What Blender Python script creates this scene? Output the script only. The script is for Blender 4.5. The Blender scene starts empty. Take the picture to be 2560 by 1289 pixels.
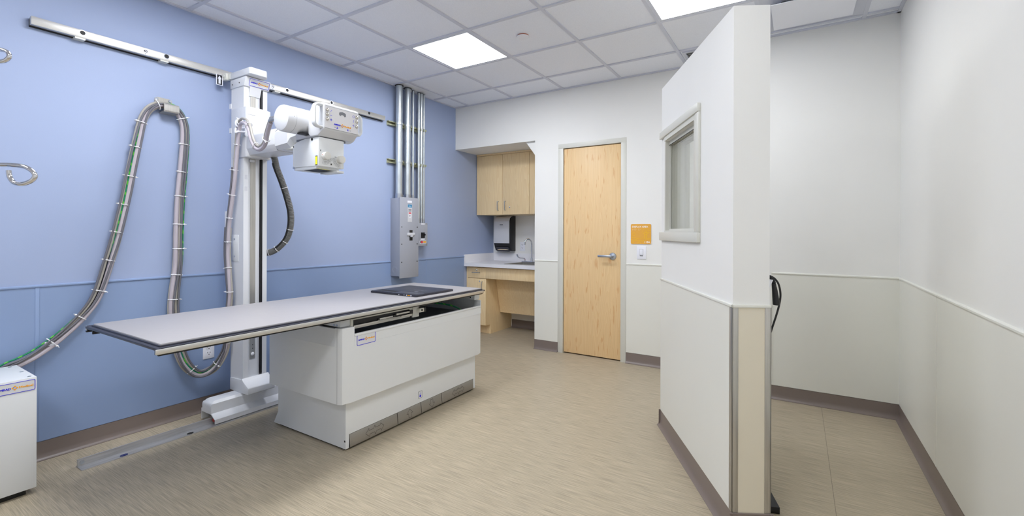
import bpy, bmesh, math, random
from mathutils import Vector, Matrix
random.seed(7)
S = bpy.context.scene
COL = S.collection
PI = math.pi

# ------------------------------------------------------------------ materials
def _new(name):
    m = bpy.data.materials.new(name); m.use_nodes = True
    nt = m.node_tree; b = nt.nodes['Principled BSDF']
    return m, nt, b
def lin(c):
    return tuple(((v/255)/12.92 if v/255 <= .04045 else ((v/255+.055)/1.055)**2.4) for v in c) + (1.0,)
def mat(name, rgb, rough=.5, metal=0.0, spec=.5, bump=0.0, bscale=60, var=0.0, vscale=3.0, aniso=0.0):
    m, nt, b = _new(name)
    c = lin(rgb)
    b.inputs['Base Color'].default_value = c
    b.inputs['Roughness'].default_value = rough
    b.inputs['Metallic'].default_value = metal
    b.inputs['Specular IOR Level'].default_value = spec
    if aniso: b.inputs['Anisotropic'].default_value = aniso
    tc = nt.nodes.new('ShaderNodeTexCoord')
    n = nt.nodes.new('ShaderNodeTexNoise'); n.inputs['Scale'].default_value = vscale; n.inputs['Detail'].default_value = 4
    nt.links.new(tc.outputs['Object'], n.inputs['Vector'])
    r = nt.nodes.new('ShaderNodeValToRGB')
    v = max(var, .008)
    r.color_ramp.elements[0].position = .3; r.color_ramp.elements[1].position = .7
    r.color_ramp.elements[0].color = tuple(x*(1-v) for x in c[:3]) + (1,)
    r.color_ramp.elements[1].color = tuple(min(1, x*(1+v)) for x in c[:3]) + (1,)
    nt.links.new(n.outputs['Fac'], r.inputs['Fac'])
    nt.links.new(r.outputs['Color'], b.inputs['Base Color'])
    if bump:
        n2 = nt.nodes.new('ShaderNodeTexNoise'); n2.inputs['Scale'].default_value = bscale; n2.inputs['Detail'].default_value = 3
        nt.links.new(tc.outputs['Object'], n2.inputs['Vector'])
        bp = nt.nodes.new('ShaderNodeBump'); bp.inputs['Strength'].default_value = bump; bp.inputs['Distance'].default_value = .002
        nt.links.new(n2.outputs['Fac'], bp.inputs['Height']); nt.links.new(bp.outputs['Normal'], b.inputs['Normal'])
    return m
def brushed(name, rgb, rough, scale, lo=.82, hi=1.08, metal=1.0):
    m, nt, b = _new(name); c = lin(rgb)
    b.inputs['Metallic'].default_value = metal; b.inputs['Roughness'].default_value = rough
    tc = nt.nodes.new('ShaderNodeTexCoord'); mp = nt.nodes.new('ShaderNodeMapping'); mp.inputs['Scale'].default_value = scale
    n = nt.nodes.new('ShaderNodeTexNoise'); n.inputs['Scale'].default_value = 1; n.inputs['Detail'].default_value = 5
    r = nt.nodes.new('ShaderNodeValToRGB')
    r.color_ramp.elements[0].position = .3; r.color_ramp.elements[1].position = .7
    r.color_ramp.elements[0].color = tuple(x*lo for x in c[:3]) + (1,); r.color_ramp.elements[1].color = tuple(min(1, x*hi) for x in c[:3]) + (1,)
    nt.links.new(tc.outputs['Object'], mp.inputs['Vector']); nt.links.new(mp.outputs['Vector'], n.inputs['Vector'])
    nt.links.new(n.outputs['Fac'], r.inputs['Fac']); nt.links.new(r.outputs['Color'], b.inputs['Base Color'])
    return m
def wood(name, a, bcol, fleck, sx=(7, 7, .55), rings=26, rough=.42, fl=.75):
    m, nt, b = _new(name)
    b.inputs['Roughness'].default_value = rough; b.inputs['Specular IOR Level'].default_value = .35
    N, L = nt.nodes.new, nt.links.new
    tc = N('ShaderNodeTexCoord')
    mp = N('ShaderNodeMapping'); mp.inputs['Scale'].default_value = sx
    L(tc.outputs['Object'], mp.inputs['Vector'])
    n = N('ShaderNodeTexNoise'); n.inputs['Scale'].default_value = 1; n.inputs['Detail'].default_value = 2; n.inputs['Roughness'].default_value = .45
    L(mp.outputs['Vector'], n.inputs['Vector'])
    mu = N('ShaderNodeMath'); mu.operation = 'MULTIPLY'; mu.inputs[1].default_value = rings; L(n.outputs['Fac'], mu.inputs[0])
    fr = N('ShaderNodeMath'); fr.operation = 'FRACT'; L(mu.outputs[0], fr.inputs[0])
    r1 = N('ShaderNodeValToRGB')
    r1.color_ramp.elements[0].color = lin(a); r1.color_ramp.elements[1].color = lin(bcol)
    r1.color_ramp.elements[0].position = .0; r1.color_ramp.elements[1].position = 1.0
    L(fr.outputs[0], r1.inputs['Fac'])
    mp2 = N('ShaderNodeMapping'); mp2.inputs['Scale'].default_value = (260, 260, 5)
    L(tc.outputs['Object'], mp2.inputs['Vector'])
    n2 = N('ShaderNodeTexNoise'); n2.inputs['Scale'].default_value = 1; n2.inputs['Detail'].default_value = 3
    L(mp2.outputs['Vector'], n2.inputs['Vector'])
    mx = N('ShaderNodeMix'); mx.data_type = 'RGBA'; mx.blend_type = 'MULTIPLY'; mx.inputs[0].default_value = .13
    L(r1.outputs['Color'], mx.inputs[6])
    r2 = N('ShaderNodeValToRGB'); r2.color_ramp.elements[0].position = .3; r2.color_ramp.elements[1].position = .62
    r2.color_ramp.elements[0].color = (.55, .48, .4, 1)
    L(n2.outputs['Fac'], r2.inputs['Fac']); L(r2.outputs['Color'], mx.inputs[7])
    # reddish grain flecks
    mp3 = N('ShaderNodeMapping'); mp3.inputs['Scale'].default_value = (55, 55, 7)
    L(tc.outputs['Object'], mp3.inputs['Vector'])
    n3 = N('ShaderNodeTexNoise'); n3.inputs['Scale'].default_value = 1; n3.inputs['Detail'].default_value = 2
    L(mp3.outputs['Vector'], n3.inputs['Vector'])
    r3 = N('ShaderNodeValToRGB'); r3.color_ramp.elements[0].position = fl; r3.color_ramp.elements[1].position = fl+.08
    r3.color_ramp.elements[0].color = (0, 0, 0, 1); r3.color_ramp.elements[1].color = (.5, .5, .5, 1)
    L(n3.outputs['Fac'], r3.inputs['Fac'])
    mx2 = N('ShaderNodeMix'); mx2.data_type = 'RGBA'; L(r3.outputs['Color'], mx2.inputs[0]); L(mx.outputs[2], mx2.inputs[6]); mx2.inputs[7].default_value = lin(fleck)
    L(mx2.outputs[2], b.inputs['Base Color'])
    return m
def floor_mat():
    m, nt, b = _new('vinyl_floor')
    N, L = nt.nodes.new, nt.links.new
    b.inputs['Roughness'].default_value = .4; b.inputs['Specular IOR Level'].default_value = .25
    tc = N('ShaderNodeTexCoord')
    def streak(scale, det):
        mp = N('ShaderNodeMapping'); mp.inputs['Scale'].default_value = scale; L(tc.outputs['Object'], mp.inputs['Vector'])
        n = N('ShaderNodeTexNoise'); n.inputs['Scale'].default_value = 1; n.inputs['Detail'].default_value = det; L(mp.outputs['Vector'], n.inputs['Vector']); return n
    n1 = streak((7, 260, 1), 3); n2 = streak((2.2, 90, 1), 2); n3 = streak((8, 420, 1), 1)
    r = N('ShaderNodeValToRGB')
    r.color_ramp.elements[0].position = .33; r.color_ramp.elements[1].position = .68
    r.color_ramp.elements[0].color = lin((157, 147, 128)); r.color_ramp.elements[1].color = lin((194, 181, 158))
    e = r.color_ramp.elements.new(.5); e.color = lin((177, 165, 143))
    L(n1.outputs['Fac'], r.inputs['Fac'])
    r2 = N('ShaderNodeValToRGB'); r2.color_ramp.elements[0].position = .35; r2.color_ramp.elements[1].position = .65
    r2.color_ramp.elements[0].color = (.95, .95, .945, 1); r2.color_ramp.elements[1].color = (1.03, 1.03, 1.02, 1)
    L(n2.outputs['Fac'], r2.inputs['Fac'])
    mx = N('ShaderNodeMix'); mx.data_type = 'RGBA'; mx.blend_type = 'MULTIPLY'; mx.inputs[0].default_value = .8
    L(r.outputs['Color'], mx.inputs[6]); L(r2.outputs['Color'], mx.inputs[7])
    r3 = N('ShaderNodeValToRGB'); r3.color_ramp.elements[0].position = .3; r3.color_ramp.elements[1].position = .43
    r3.color_ramp.elements[0].color = (.70, .69, .66, 1)
    L(n3.outputs['Fac'], r3.inputs['Fac'])
    mx2 = N('ShaderNodeMix'); mx2.data_type = 'RGBA'; mx2.blend_type = 'MULTIPLY'; mx2.inputs[0].default_value = .7
    L(mx.outputs[2], mx2.inputs[6]); L(r3.outputs['Color'], mx2.inputs[7])
    # welded seam of the sheet vinyl
    sx = N('ShaderNodeSeparateXYZ'); L(tc.outputs['Object'], sx.inputs[0])
    a1 = N('ShaderNodeMath'); a1.operation = 'SUBTRACT'; a1.inputs[1].default_value = .149; L(sx.outputs['X'], a1.inputs[0])
    a2 = N('ShaderNodeMath'); a2.operation = 'ABSOLUTE'; L(a1.outputs[0], a2.inputs[0])
    a3 = N('ShaderNodeMath'); a3.operation = 'LESS_THAN'; a3.inputs[1].default_value = .0012; L(a2.outputs[0], a3.inputs[0])
    a4 = N('ShaderNodeMath'); a4.operation = 'MULTIPLY'; a4.inputs[1].default_value = .55; L(a3.outputs[0], a4.inputs[0])
    mx3 = N('ShaderNodeMix'); mx3.data_type = 'RGBA'; L(a4.outputs[0], mx3.inputs[0]); L(mx2.outputs[2], mx3.inputs[6]); mx3.inputs[7].default_value = lin((70, 64, 55))
    L(mx3.outputs[2], b.inputs['Base Color'])
    bp = N('ShaderNodeBump'); bp.inputs['Strength'].default_value = .12; bp.inputs['Distance'].default_value = .001
    L(n1.outputs['Fac'], bp.inputs['Height']); L(bp.outputs['Normal'], b.inputs['Normal'])
    return m
def tile_mat():
    m, nt, b = _new('ceiling_tile')
    N, L = nt.nodes.new, nt.links.new
    b.inputs['Roughness'].default_value = .95; b.inputs['Specular IOR Level'].default_value = .1
    tc = N('ShaderNodeTexCoord')
    n = N('ShaderNodeTexNoise'); n.inputs['Scale'].default_value = 320; n.inputs['Detail'].default_value = 3; L(tc.outputs['Object'], n.inputs['Vector'])
    r = N('ShaderNodeValToRGB'); r.color_ramp.elements[0].position = .3; r.color_ramp.elements[1].position = .6
    r.color_ramp.elements[0].color = lin((234, 237, 245)); r.color_ramp.elements[1].color = lin((243, 246, 253))
    L(n.outputs['Fac'], r.inputs['Fac']); L(r.outputs['Color'], b.inputs['Base Color'])
    bp = N('ShaderNodeBump'); bp.inputs['Strength'].default_value = .3; bp.inputs['Distance'].default_value = .001
    L(n.outputs['Fac'], bp.inputs['Height']); L(bp.outputs['Normal'], b.inputs['Normal'])
    return m
def emit(name, col, st):
    m = bpy.data.materials.new(name); m.use_nodes = True; nt = m.node_tree
    for n in list(nt.nodes): nt.nodes.remove(n)
    o = nt.nodes.new('ShaderNodeOutputMaterial'); e = nt.nodes.new('ShaderNodeEmission')
    e.inputs['Color'].default_value = (*col, 1); e.inputs['Strength'].default_value = st
    nt.links.new(e.outputs[0], o.inputs[0]); return m
def glass_mat():
    m = bpy.data.materials.new('lead_glass'); m.use_nodes = True; nt = m.node_tree
    for n in list(nt.nodes): nt.nodes.remove(n)
    N, L = nt.nodes.new, nt.links.new
    o = N('ShaderNodeOutputMaterial'); mx = N('ShaderNodeMixShader'); f = N('ShaderNodeFresnel'); f.inputs['IOR'].default_value = 1.8
    ge = N('ShaderNodeNewGeometry'); io = N('ShaderNodeMix'); io.data_type = 'FLOAT'
    io.inputs[2].default_value = 2.15; io.inputs[3].default_value = 1/2.15
    L(ge.outputs['Backfacing'], io.inputs[0]); L(io.outputs[0], f.inputs['IOR'])
    t = N('ShaderNodeBsdfTransparent'); t.inputs['Color'].default_value = (.975, .98, .965, 1)
    g = N('ShaderNodeBsdfGlossy'); g.inputs['Roughness'].default_value = .0; g.inputs['Color'].default_value = (.97, .97, .95, 1)
    L(f.outputs[0], mx.inputs[0]); L(t.outputs[0], mx.inputs[1]); L(g.outputs[0], mx.inputs[2]); L(mx.outputs[0], o.inputs[0])
    return m
def stripe_mat():
    m, nt, b = _new('green_earth_wire'); b.inputs['Roughness'].default_value = .4
    N, L = nt.nodes.new, nt.links.new
    tc = N('ShaderNodeTexCoord'); w = N('ShaderNodeTexWave'); w.inputs['Scale'].default_value = 9; w.inputs['Distortion'].default_value = 2
    w.bands_direction = 'DIAGONAL'
    r = N('ShaderNodeValToRGB'); r.color_ramp.interpolation = 'CONSTANT'
    r.color_ramp.elements[0].color = lin((8, 132, 88)); r.color_ramp.elements[1].color = lin((90, 190, 60)); r.color_ramp.elements[1].position = .8
    L(tc.outputs['Object'], w.inputs['Vector']); L(w.outputs['Fac'], r.inputs['Fac']); L(r.outputs['Color'], b.inputs['Base Color'])
    return m

M_ = dict(
    blue=mat('blue_wall_paint', (161, 176, 209), .62, bump=.08, bscale=260, var=.012, vscale=1.2),
    bluelow=mat('blue_wainscot', (138, 159, 196), .5, bump=.06, bscale=300, var=.012, vscale=1.2),
    white=mat('white_wall_paint', (236, 236, 233), .6, bump=.08, bscale=260, var=.006),
    cream=mat('cream_wainscot', (228, 228, 220), .45, bump=.05, bscale=300, var=.008),
    creamend=mat('ivory_wainscot', (224, 216, 196), .45, bump=.05, bscale=300, var=.008),
    frame=mat('putty_frame_paint', (214, 214, 206), .4),
    base=mat('taupe_rubber_base', (125, 113, 107), .35, bump=.05, bscale=150, var=.02),
    floor=floor_mat(), tile=tile_mat(),
    grid=mat('ceiling_grid_paint', (208, 211, 222), .5),
    wood=wood('maple_cabinet', (246, 222, 178), (239, 211, 163), (214, 172, 118)),
    door=wood('maple_door', (237, 206, 158), (233, 199, 149), (208, 142, 84), sx=(5, 5, .42), rings=30, fl=.63),
    shell=mat('white_powder_coat', (226, 229, 231), .42, bump=.03, bscale=400),
    shell2=mat('cool_white_enamel', (219, 221, 225), .38),
    gap=mat('dark_gap', (28, 27, 26), .6),
    black=mat('black_plastic', (22, 22, 25), .42),
    edge=mat('charcoal_edge', (50, 51, 62), .38),
    top=mat('grey_laminate', (172, 169, 170), .42, var=.01, vscale=30),
    steel=brushed('brushed_steel', (214, 212, 207), .32, (30, 2, 300), .95, 1.03, .72),
    steelv=brushed('brushed_steel_vertical', (196, 193, 186), .33, (200, 200, 4), .86, 1.06, .75),
    alu=brushed('mill_aluminium', (196, 196, 198), .36, (60, 5, 60), .78, 1.1, .6),
    ped=brushed('pedal_steel', (172, 169, 164), .3, (60, 2, 260), .96, 1.02, .95),
    galv=brushed('galvanised_conduit', (206, 214, 219), .32, (40, 40, 8), .86, 1.06, .75),
    zinc=mat('yellow_zinc', (206, 206, 172), .34, .7, var=.22, vscale=70),
    chrome=mat('chrome', (225, 225, 228), .07, 1.0),
    satin=mat('satin_chrome', (190, 196, 206), .28, 1.0),
    nickel=mat('nickel_button', (205, 200, 190), .2, 1.0),
    greybox=mat('grey_enclosure', (164, 168, 179), .45),
    cable=mat('mauve_grey_cable', (186, 178, 186), .45),
    cable2=mat('warm_grey_cable', (168, 164, 156), .45),
    cable3=mat('dark_grey_cable', (104, 104, 112), .45),
    green=stripe_mat(),
    tie=mat('white_nylon', (238, 238, 240), .4),
    hose=mat('grey_corrugated_hose', (112, 112, 110), .5),
    counter=mat('white_solid_surface', (236, 236, 240), .3),
    plate=mat('white_plate', (236, 238, 246), .35),
    orange=mat('orange_sign', (233, 172, 66), .45),
    yellowline=mat('yellow_line', (244, 196, 20), .5),
    letter=mat('white_lettering', (250, 248, 240), .5),
    logoblue=mat('logo_blue', (30, 24, 220), .5),
    logoorange=mat('logo_orange', (255, 180, 14), .5),
    ink=mat('black_ink', (30, 30, 34), .5),
    greyink=mat('grey_ink', (120, 122, 130), .5),
    yellow=mat('yellow_warning', (240, 235, 10), .5),
    display=mat('grey_window', (118, 120, 126), .2),
    red=mat('red_print', (214, 60, 70), .5), tealblue=mat('blue_print', (20, 130, 180), .5),
    darkin=mat('dark_interior', (128, 132, 130), .5),
    light=emit('led_diffuser', (.965, .985, 1.03), 29.0),
    glass=glass_mat(),
    towel=mat('paper_towel', (214, 200, 170), .9),
    silver=mat('silver_plastic', (206, 208, 214), .35),
    knob=mat('ivory_knob', (222, 221, 216), .45),
    wallstand=mat('stand_enamel', (225, 226, 228), .4),
)

# ------------------------------------------------------------------ mesh builder
class MB:
    def __init__(s): s.bm = bmesh.new()
    def _merge(s, b2):
        me = bpy.data.meshes.new('t'); b2.to_mesh(me); b2.free(); s.bm.from_mesh(me); bpy.data.meshes.remove(me); return s
    def box(s, x0, x1, y0, y1, z0, z1, bev=0, seg=2):
        b = bmesh.new(); bmesh.ops.create_cube(b, size=1)
        for v in b.verts: v.co = Vector(((x0+x1)/2 + v.co.x*(x1-x0), (y0+y1)/2 + v.co.y*(y1-y0), (z0+z1)/2 + v.co.z*(z1-z0)))
        if bev: bmesh.ops.bevel(b, geom=b.edges[:], offset=bev, segments=seg, affect='EDGES', profile=.5)
        return s._merge(b)
    def prism(s, prof, axis, a, b_, bev=0):
        b = bmesh.new()
        f = {'x': lambda p, t: (t, p[0], p[1]), 'y': lambda p, t: (p[0], t, p[1]), 'z': lambda p, t: (p[0], p[1], t)}[axis]
        v0 = [b.verts.new(f(p, a)) for p in prof]; v1 = [b.verts.new(f(p, b_)) for p in prof]
        n = len(prof)
        b.faces.new(v0); b.faces.new(v1[::-1])
        for i in range(n): b.faces.new((v0[i], v1[i], v1[(i+1) % n], v0[(i+1) % n]))
        bmesh.ops.recalc_face_normals(b, faces=b.faces[:])
        if bev: bmesh.ops.bevel(b, geom=b.edges[:], offset=bev, segments=2, affect='EDGES', profile=.5)
        return s._merge(b)
    def cyl(s, p0, p1, r, r1=None, seg=24, bev=0):
        p0, p1 = Vector(p0), Vector(p1); d = p1-p0
        b = bmesh.new()
        bmesh.ops.create_cone(b, cap_ends=True, segments=seg, radius1=r, radius2=r if r1 is None else r1, depth=d.length)
        if bev: bmesh.ops.bevel(b, geom=[e for e in b.edges if len([f for f in e.link_faces if len(f.verts) > 4]) == 1], offset=bev, segments=3, affect='EDGES', profile=.5)
        q = Vector((0, 0, 1)).rotation_difference(d.normalized())
        bmesh.ops.transform(b, matrix=Matrix.Translation((p0+p1)/2) @ q.to_matrix().to_4x4(), verts=b.verts[:])
        return s._merge(b)
    def tube(s, pts, r, seg=10, closed=False, smooth=0, rf=None):
        pts = [Vector(p) for p in pts]
        if smooth: pts = catmull(pts, smooth, closed)
        b = bmesh.new(); n = len(pts); rings = []
        up = None
        for i, p in enumerate(pts):
            if closed: t = pts[(i+1) % n]-pts[i-1]
            else: t = pts[min(i+1, n-1)]-pts[max(i-1, 0)]
            t.normalize()
            if up is None:
                up = t.orthogonal().normalized()
            up = (up - t*up.dot(t)); up.normalize(); sd = t.cross(up)
            rr = r if rf is None else rf(i/(n-1))
            rings.append([b.verts.new(p + (up*math.cos(2*PI*k/seg) + sd*math.sin(2*PI*k/seg))*rr) for k in range(seg)])
        m = n if closed else n-1
        for i in range(m):
            A, B = rings[i], rings[(i+1) % n]
            for k in range(seg): b.faces.new((A[k], A[(k+1) % seg], B[(k+1) % seg], B[k]))
        if not closed: b.faces.new(rings[0][::-1]); b.faces.new(rings[-1])
        bmesh.ops.recalc_face_normals(b, faces=b.faces[:])
        return s._merge(b)
    def lathe(s, prof, p0, axis, seg=32):
        # prof: (radius, distance along the axis)
        b = bmesh.new(); rings = []
        for (r, h) in prof:
            if r < 1e-6: rings.append([b.verts.new((0, 0, h))])
            else: rings.append([b.verts.new((r*math.cos(2*PI*k/seg), r*math.sin(2*PI*k/seg), h)) for k in range(seg)])
        for A, B in zip(rings, rings[1:]):
            for k in range(seg):
                k2 = (k+1) % seg
                if len(A) == 1 and len(B) == 1: continue
                if len(A) == 1: b.faces.new((A[0], B[k], B[k2]))
                elif len(B) == 1: b.faces.new((A[k], A[k2], B[0]))
                else: b.faces.new((A[k], A[k2], B[k2], B[k]))
        bmesh.ops.recalc_face_normals(b, faces=b.faces[:])
        q = Vector((0, 0, 1)).rotation_difference(Vector(axis).normalized())
        bmesh.ops.transform(b, matrix=Matrix.Translation(Vector(p0)) @ q.to_matrix().to_4x4(), verts=b.verts[:])
        return s._merge(b)
    def ball(s, c, r, sx=1, sy=1, sz=1):
        b = bmesh.new(); bmesh.ops.create_uvsphere(b, u_segments=16, v_segments=10, radius=r)
        for v in b.verts: v.co = Vector((c[0]+v.co.x*sx, c[1]+v.co.y*sy, c[2]+v.co.z*sz))
        return s._merge(b)
    def xf(s, mtx): bmesh.ops.transform(s.bm, matrix=mtx, verts=s.bm.verts[:]); return s

def catmull(pts, k, closed=False):
    out = []; n = len(pts)
    rng = n if closed else n-1
    for i in range(rng):
        if closed: p0, p1, p2, p3 = pts[i-1], pts[i], pts[(i+1) % n], pts[(i+2) % n]
        else: p0, p1, p2, p3 = pts[max(i-1, 0)], pts[i], pts[i+1], pts[min(i+2, n-1)]
        for j in range(k):
            t = j/k
            out.append(.5*((2*p1) + (-p0+p2)*t + (2*p0-5*p1+4*p2-p3)*t*t + (-p0+3*p1-3*p2+p3)*t**3))
    if not closed: out.append(pts[-1])
    return out

def loft(rings):
    b = bmesh.new(); R = [[b.verts.new(p) for p in r] for r in rings]
    b.faces.new(R[0][::-1]); b.faces.new(R[-1])
    for A, B in zip(R, R[1:]):
        n = len(A)
        for k in range(n): b.faces.new((A[k], A[(k+1) % n], B[(k+1) % n], B[k]))
    bmesh.ops.recalc_face_normals(b, faces=b.faces[:]); return b

OFF = {}
def link(name, bm, m, parent=None, label=None, loc=(0, 0, 0)):
    if isinstance(bm, MB): bm = bm.bm
    me = bpy.data.meshes.new(name)
    off = OFF[parent.name] if parent else Vector(loc)
    bmesh.ops.transform(bm, matrix=Matrix.Translation(-off), verts=bm.verts[:])
    bm.to_mesh(me); bm.free()
    mm = M_[m] if isinstance(m, str) else m
    me.materials.append(mm)
    for p in me.polygons: p.use_smooth = True
    me.set_sharp_from_angle(angle=math.radians(32))
    o = bpy.data.objects.new(name, me); COL.objects.link(o)
    if parent: o.parent = parent
    else: o.location = off
    OFF[o.name] = off.copy()
    if label: o['label'] = label
    return o
part = link
def tag(o, label=None, cat=None, group=None, kind=None):
    if label: o['label'] = label
    if cat: o['category'] = cat
    if group: o['group'] = group
    if kind: o['kind'] = kind
    return o
def thing(name, label, cat, loc, group=None):
    o = bpy.data.objects.new(name, None); COL.objects.link(o); o.location = loc; o.empty_display_size = .05
    OFF[o.name] = Vector(loc)
    return tag(o, label, cat, group)
def struct(name, bm, m, label=None, cat=None, loc=(0, 0, 0)):
    return tag(link(name, bm, m, None, None, loc), label, cat, None, 'structure')
def single(name, bm, m, label, cat, loc, group=None):
    return tag(link(name, bm, m, None, None, loc), label, cat, group)
def dup(root, delta, label):
    r = root.copy(); COL.objects.link(r); r.location = root.location + Vector(delta); r['label'] = label
    for ch in list(root.children):
        c = ch.copy(); COL.objects.link(c); c.parent = r
        for g in list(ch.children):
            d = g.copy(); COL.objects.link(d); d.parent = c
    return r

def text_bm(s, o, u, v, size, m=None, align='LEFT', bold=.0, ext=.0004, shear=0, sx=1.0, fit=None):
    cu = bpy.data.curves.new('t', 'FONT'); cu.body = s; cu.size = size; cu.extrude = ext; cu.offset = bold*size
    cu.align_x = align; cu.shear = shear; cu.resolution_u = 3
    ob = bpy.data.objects.new('t', cu)
    COL.objects.link(ob)
    bpy.context.view_layer.update()
    dg = bpy.context.evaluated_depsgraph_get()
    me = bpy.data.meshes.new_from_object(ob.evaluated_get(dg))
    bpy.data.objects.remove(ob); bpy.data.curves.remove(cu)
    mb = MB(); mb.bm.from_mesh(me); bpy.data.meshes.remove(me)
    u, v = Vector(u).normalized(), Vector(v).normalized(); n = u.cross(v)
    if fit:
        xs = [q.co.x for q in mb.bm.verts]; sx = fit/(max(xs)-min(xs))
    mt = Matrix((u, v, n)).transposed().to_4x4(); mt.translation = Vector(o)
    return mb.xf(mt @ Matrix.Diagonal((sx, 1, 1, 1)))
def plane_mtx(o, u, v):
    u, v = Vector(u).normalized(), Vector(v).normalized(); n = u.cross(v)
    mt = Matrix((u, v, n)).transposed().to_4x4(); mt.translation = Vector(o); return mt
def rrect(w, h, r, n=5):
    out = []
    for cx, cy, a0 in ((w/2-r, h/2-r, 0), (-w/2+r, h/2-r, 90), (-w/2+r, -h/2+r, 180), (w/2-r, -h/2+r, 270)):
        for k in range(n+1):
            a = math.radians(a0+90*k/n); out.append((cx+r*math.cos(a), cy+r*math.sin(a)))
    return out
def outline(mb, pts, w, z=.0006, closed=True):
    # thin flat line loop in the local xy plane
    n = len(pts)
    for i in range(n if closed else n-1):
        a, b = Vector((*pts[i], 0)), Vector((*pts[(i+1) % n], 0)); d = b-a
        if d.length < 1e-7: continue
        d.normalize(); q = Vector((-d.y, d.x, 0))*w/2; a2, b2 = a-d*w/2, b+d*w/2
        bm = mb.bm
        vs = [bm.verts.new(p + Vector((0, 0, z + .00008*((i*7) % 11)))) for p in (a2-q, b2-q, b2+q, a2+q)]
        bm.faces.new(vs)
    return mb

def logo(parent, o, u, v, w, border=None, plate=True, label='white badge with blue frame and logo'):
    """AMRAD + diamond + Medical wordmark centred on o; w = wordmark width"""
    mt = plane_mtx(o, u, v)
    par = parent
    if border:
        bw, bh = border
        if plate:
            par = part('badge', MB().prism(rrect(bw, bh, bh*.08), 'z', -.0005, .0006).xf(mt), 'shell2', parent, label)
        part('badge_outline', outline(MB(), rrect(bw*.97, bh*.94, bh*.1), bh*.045, .0012).xf(mt), 'logoblue', par)
    h = w*.105
    o = Vector(o); u = Vector(u).normalized(); v = Vector(v).normalized(); n = u.cross(v)
    for word, x_, fw_, col_ in (('AMRAD', -.5, .385, 'logoblue'), ('Medical', .105, .395, 'logoorange')):
        lm = MB()
        for q, dz_ in ((-1, 0), (0, .0001), (1, .0002)):
            tb_ = text_bm(word, o + u*(w*x_ + q*w*.0038) - v*h*.40 + n*(.0012+dz_), u, v, h*1.12, fit=w*fw_)
            lm._merge(tb_.bm)
        part('lettering', lm, col_, par)
    c = o - u*w*.005
    mb = MB(); r = h*.95
    for k in range(4):
        a = k*PI/2
        p1, p2 = (r*math.cos(a), r*math.sin(a)), (r*math.cos(a+PI/2), r*math.sin(a+PI/2))
        q = lambda p, f: (p[0]*f, p[1]*f)
        mid = lambda t: (p1[0]*(1-t)+p2[0]*t, p1[1]*(1-t)+p2[1]*t)
        mb.prism([p1, mid(.38), q(mid(.30), .45), q(p1, .5)], 'z', .0006, .0013)
        mb.prism([p1, q(p1, .5), q((r*math.cos(a)*.7+r*math.sin(a)*.3, r*math.sin(a)*.7-r*math.cos(a)*.3), .45), (r*math.cos(a)*.62+r*math.sin(a)*.38, r*math.sin(a)*.62-r*math.cos(a)*.38)], 'z', .0006, .0013)
    part('logo_mark', mb.xf(plane_mtx(c, u, v)), 'logoorange', par)
    mb = MB()
    for k in range(4):
        a = k*PI/2+PI/4; cx, cy = r*.42*math.cos(a), r*.42*math.sin(a); d = r*.17
        mb.prism([(cx-d, cy), (cx, cy-d), (cx+d, cy), (cx, cy+d)], 'z', .0008, .0015)
    part('logo_mark', mb.xf(plane_mtx(c, u, v)), 'logoblue', par)

# ------------------------------------------------------------------ room
XL, XR, YB, YA, YF, ZC = -3.48, .582, 4.29, 3.965, -2.6, 2.72
RX, RZ, RY = -2.39, 2.226, 5.105          # cabinet recess: right edge, soffit height, back wall
G0, J0, T = -3.2735, 1.4506, .6096
RAIL = .945
struct('floor', MB().box(XL-.12, XR+.12, YF-.12, RY+.12, -.1, 0), 'floor')
mb = MB()
mb.box(XL-.12, XR+.12, YF-.12, YB+.12, ZC+.010, ZC+.06)
ceil = struct('ceiling', mb, 'tile')
mb = MB()
i = -1
for i in range(-1, 8):
    x = G0+T*i
    if XL < x < XR: mb.box(x-.012, x+.012, YF, YB, ZC, ZC+.0099)
for j in range(-7, 6):
    y = J0+T*j
    if YF < y < YB: mb.box(XL, XR, y-.012, y+.012, ZC+.0003, ZC+.0099)
part('ceiling_grid', mb, 'grid', ceil)
mb = MB()
mb.box(XL, XL+.02, YF, YB, ZC-.001, ZC+.009); mb.box(XL+.0201, -.19, YB-.02, YB, ZC-.0013, ZC+.009)
mb.box(-.19, XR, YA-.02, YA, ZC-.001, ZC+.009); mb.box(XR-.02, XR, YF, YA, ZC-.001, ZC+.009)
part('edge_angle', mb, 'grid', ceil)

def base_prof(sgn):   # profile (depth from wall, z)
    return [(0, 0), (sgn*.024, 0), (sgn*.0238, .0025), (sgn*.013, .009), (sgn*.007, .020), (sgn*.004, .036), (sgn*.004, .102), (0, .104)]
wl = struct('wall_left', MB().box(XL-.12, XL, YF, RY+.12, 0, ZC+.01), 'blue')
segs = [(YF, .735), (.739, 3.786), (3.790, 4.46)]
for a, b in segs: part('wainscot_panel', MB().box(XL, XL+.004, a, b, .1, RAIL-.004), 'bluelow', wl)
part('chair_rail', MB().prism([(XL, RAIL-.007), (XL+.010, RAIL-.006), (XL+.010, RAIL+.001), (XL+.005, RAIL+.006), (XL, RAIL+.006)], 'y', YF, 4.465), 'bluelow', wl)
for y in (.737, 3.788): part('seam_strip', MB().box(XL, XL+.0065, y-.008 if y < 1 else y-.004, y+.008 if y < 1 else y+.004, .104, RAIL-.006, .001), 'bluelow', wl)
struct('baseboard_left', MB().prism([(XL+d, z) for d, z in base_prof(1)], 'y', YF, 4.6), 'base')

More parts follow.
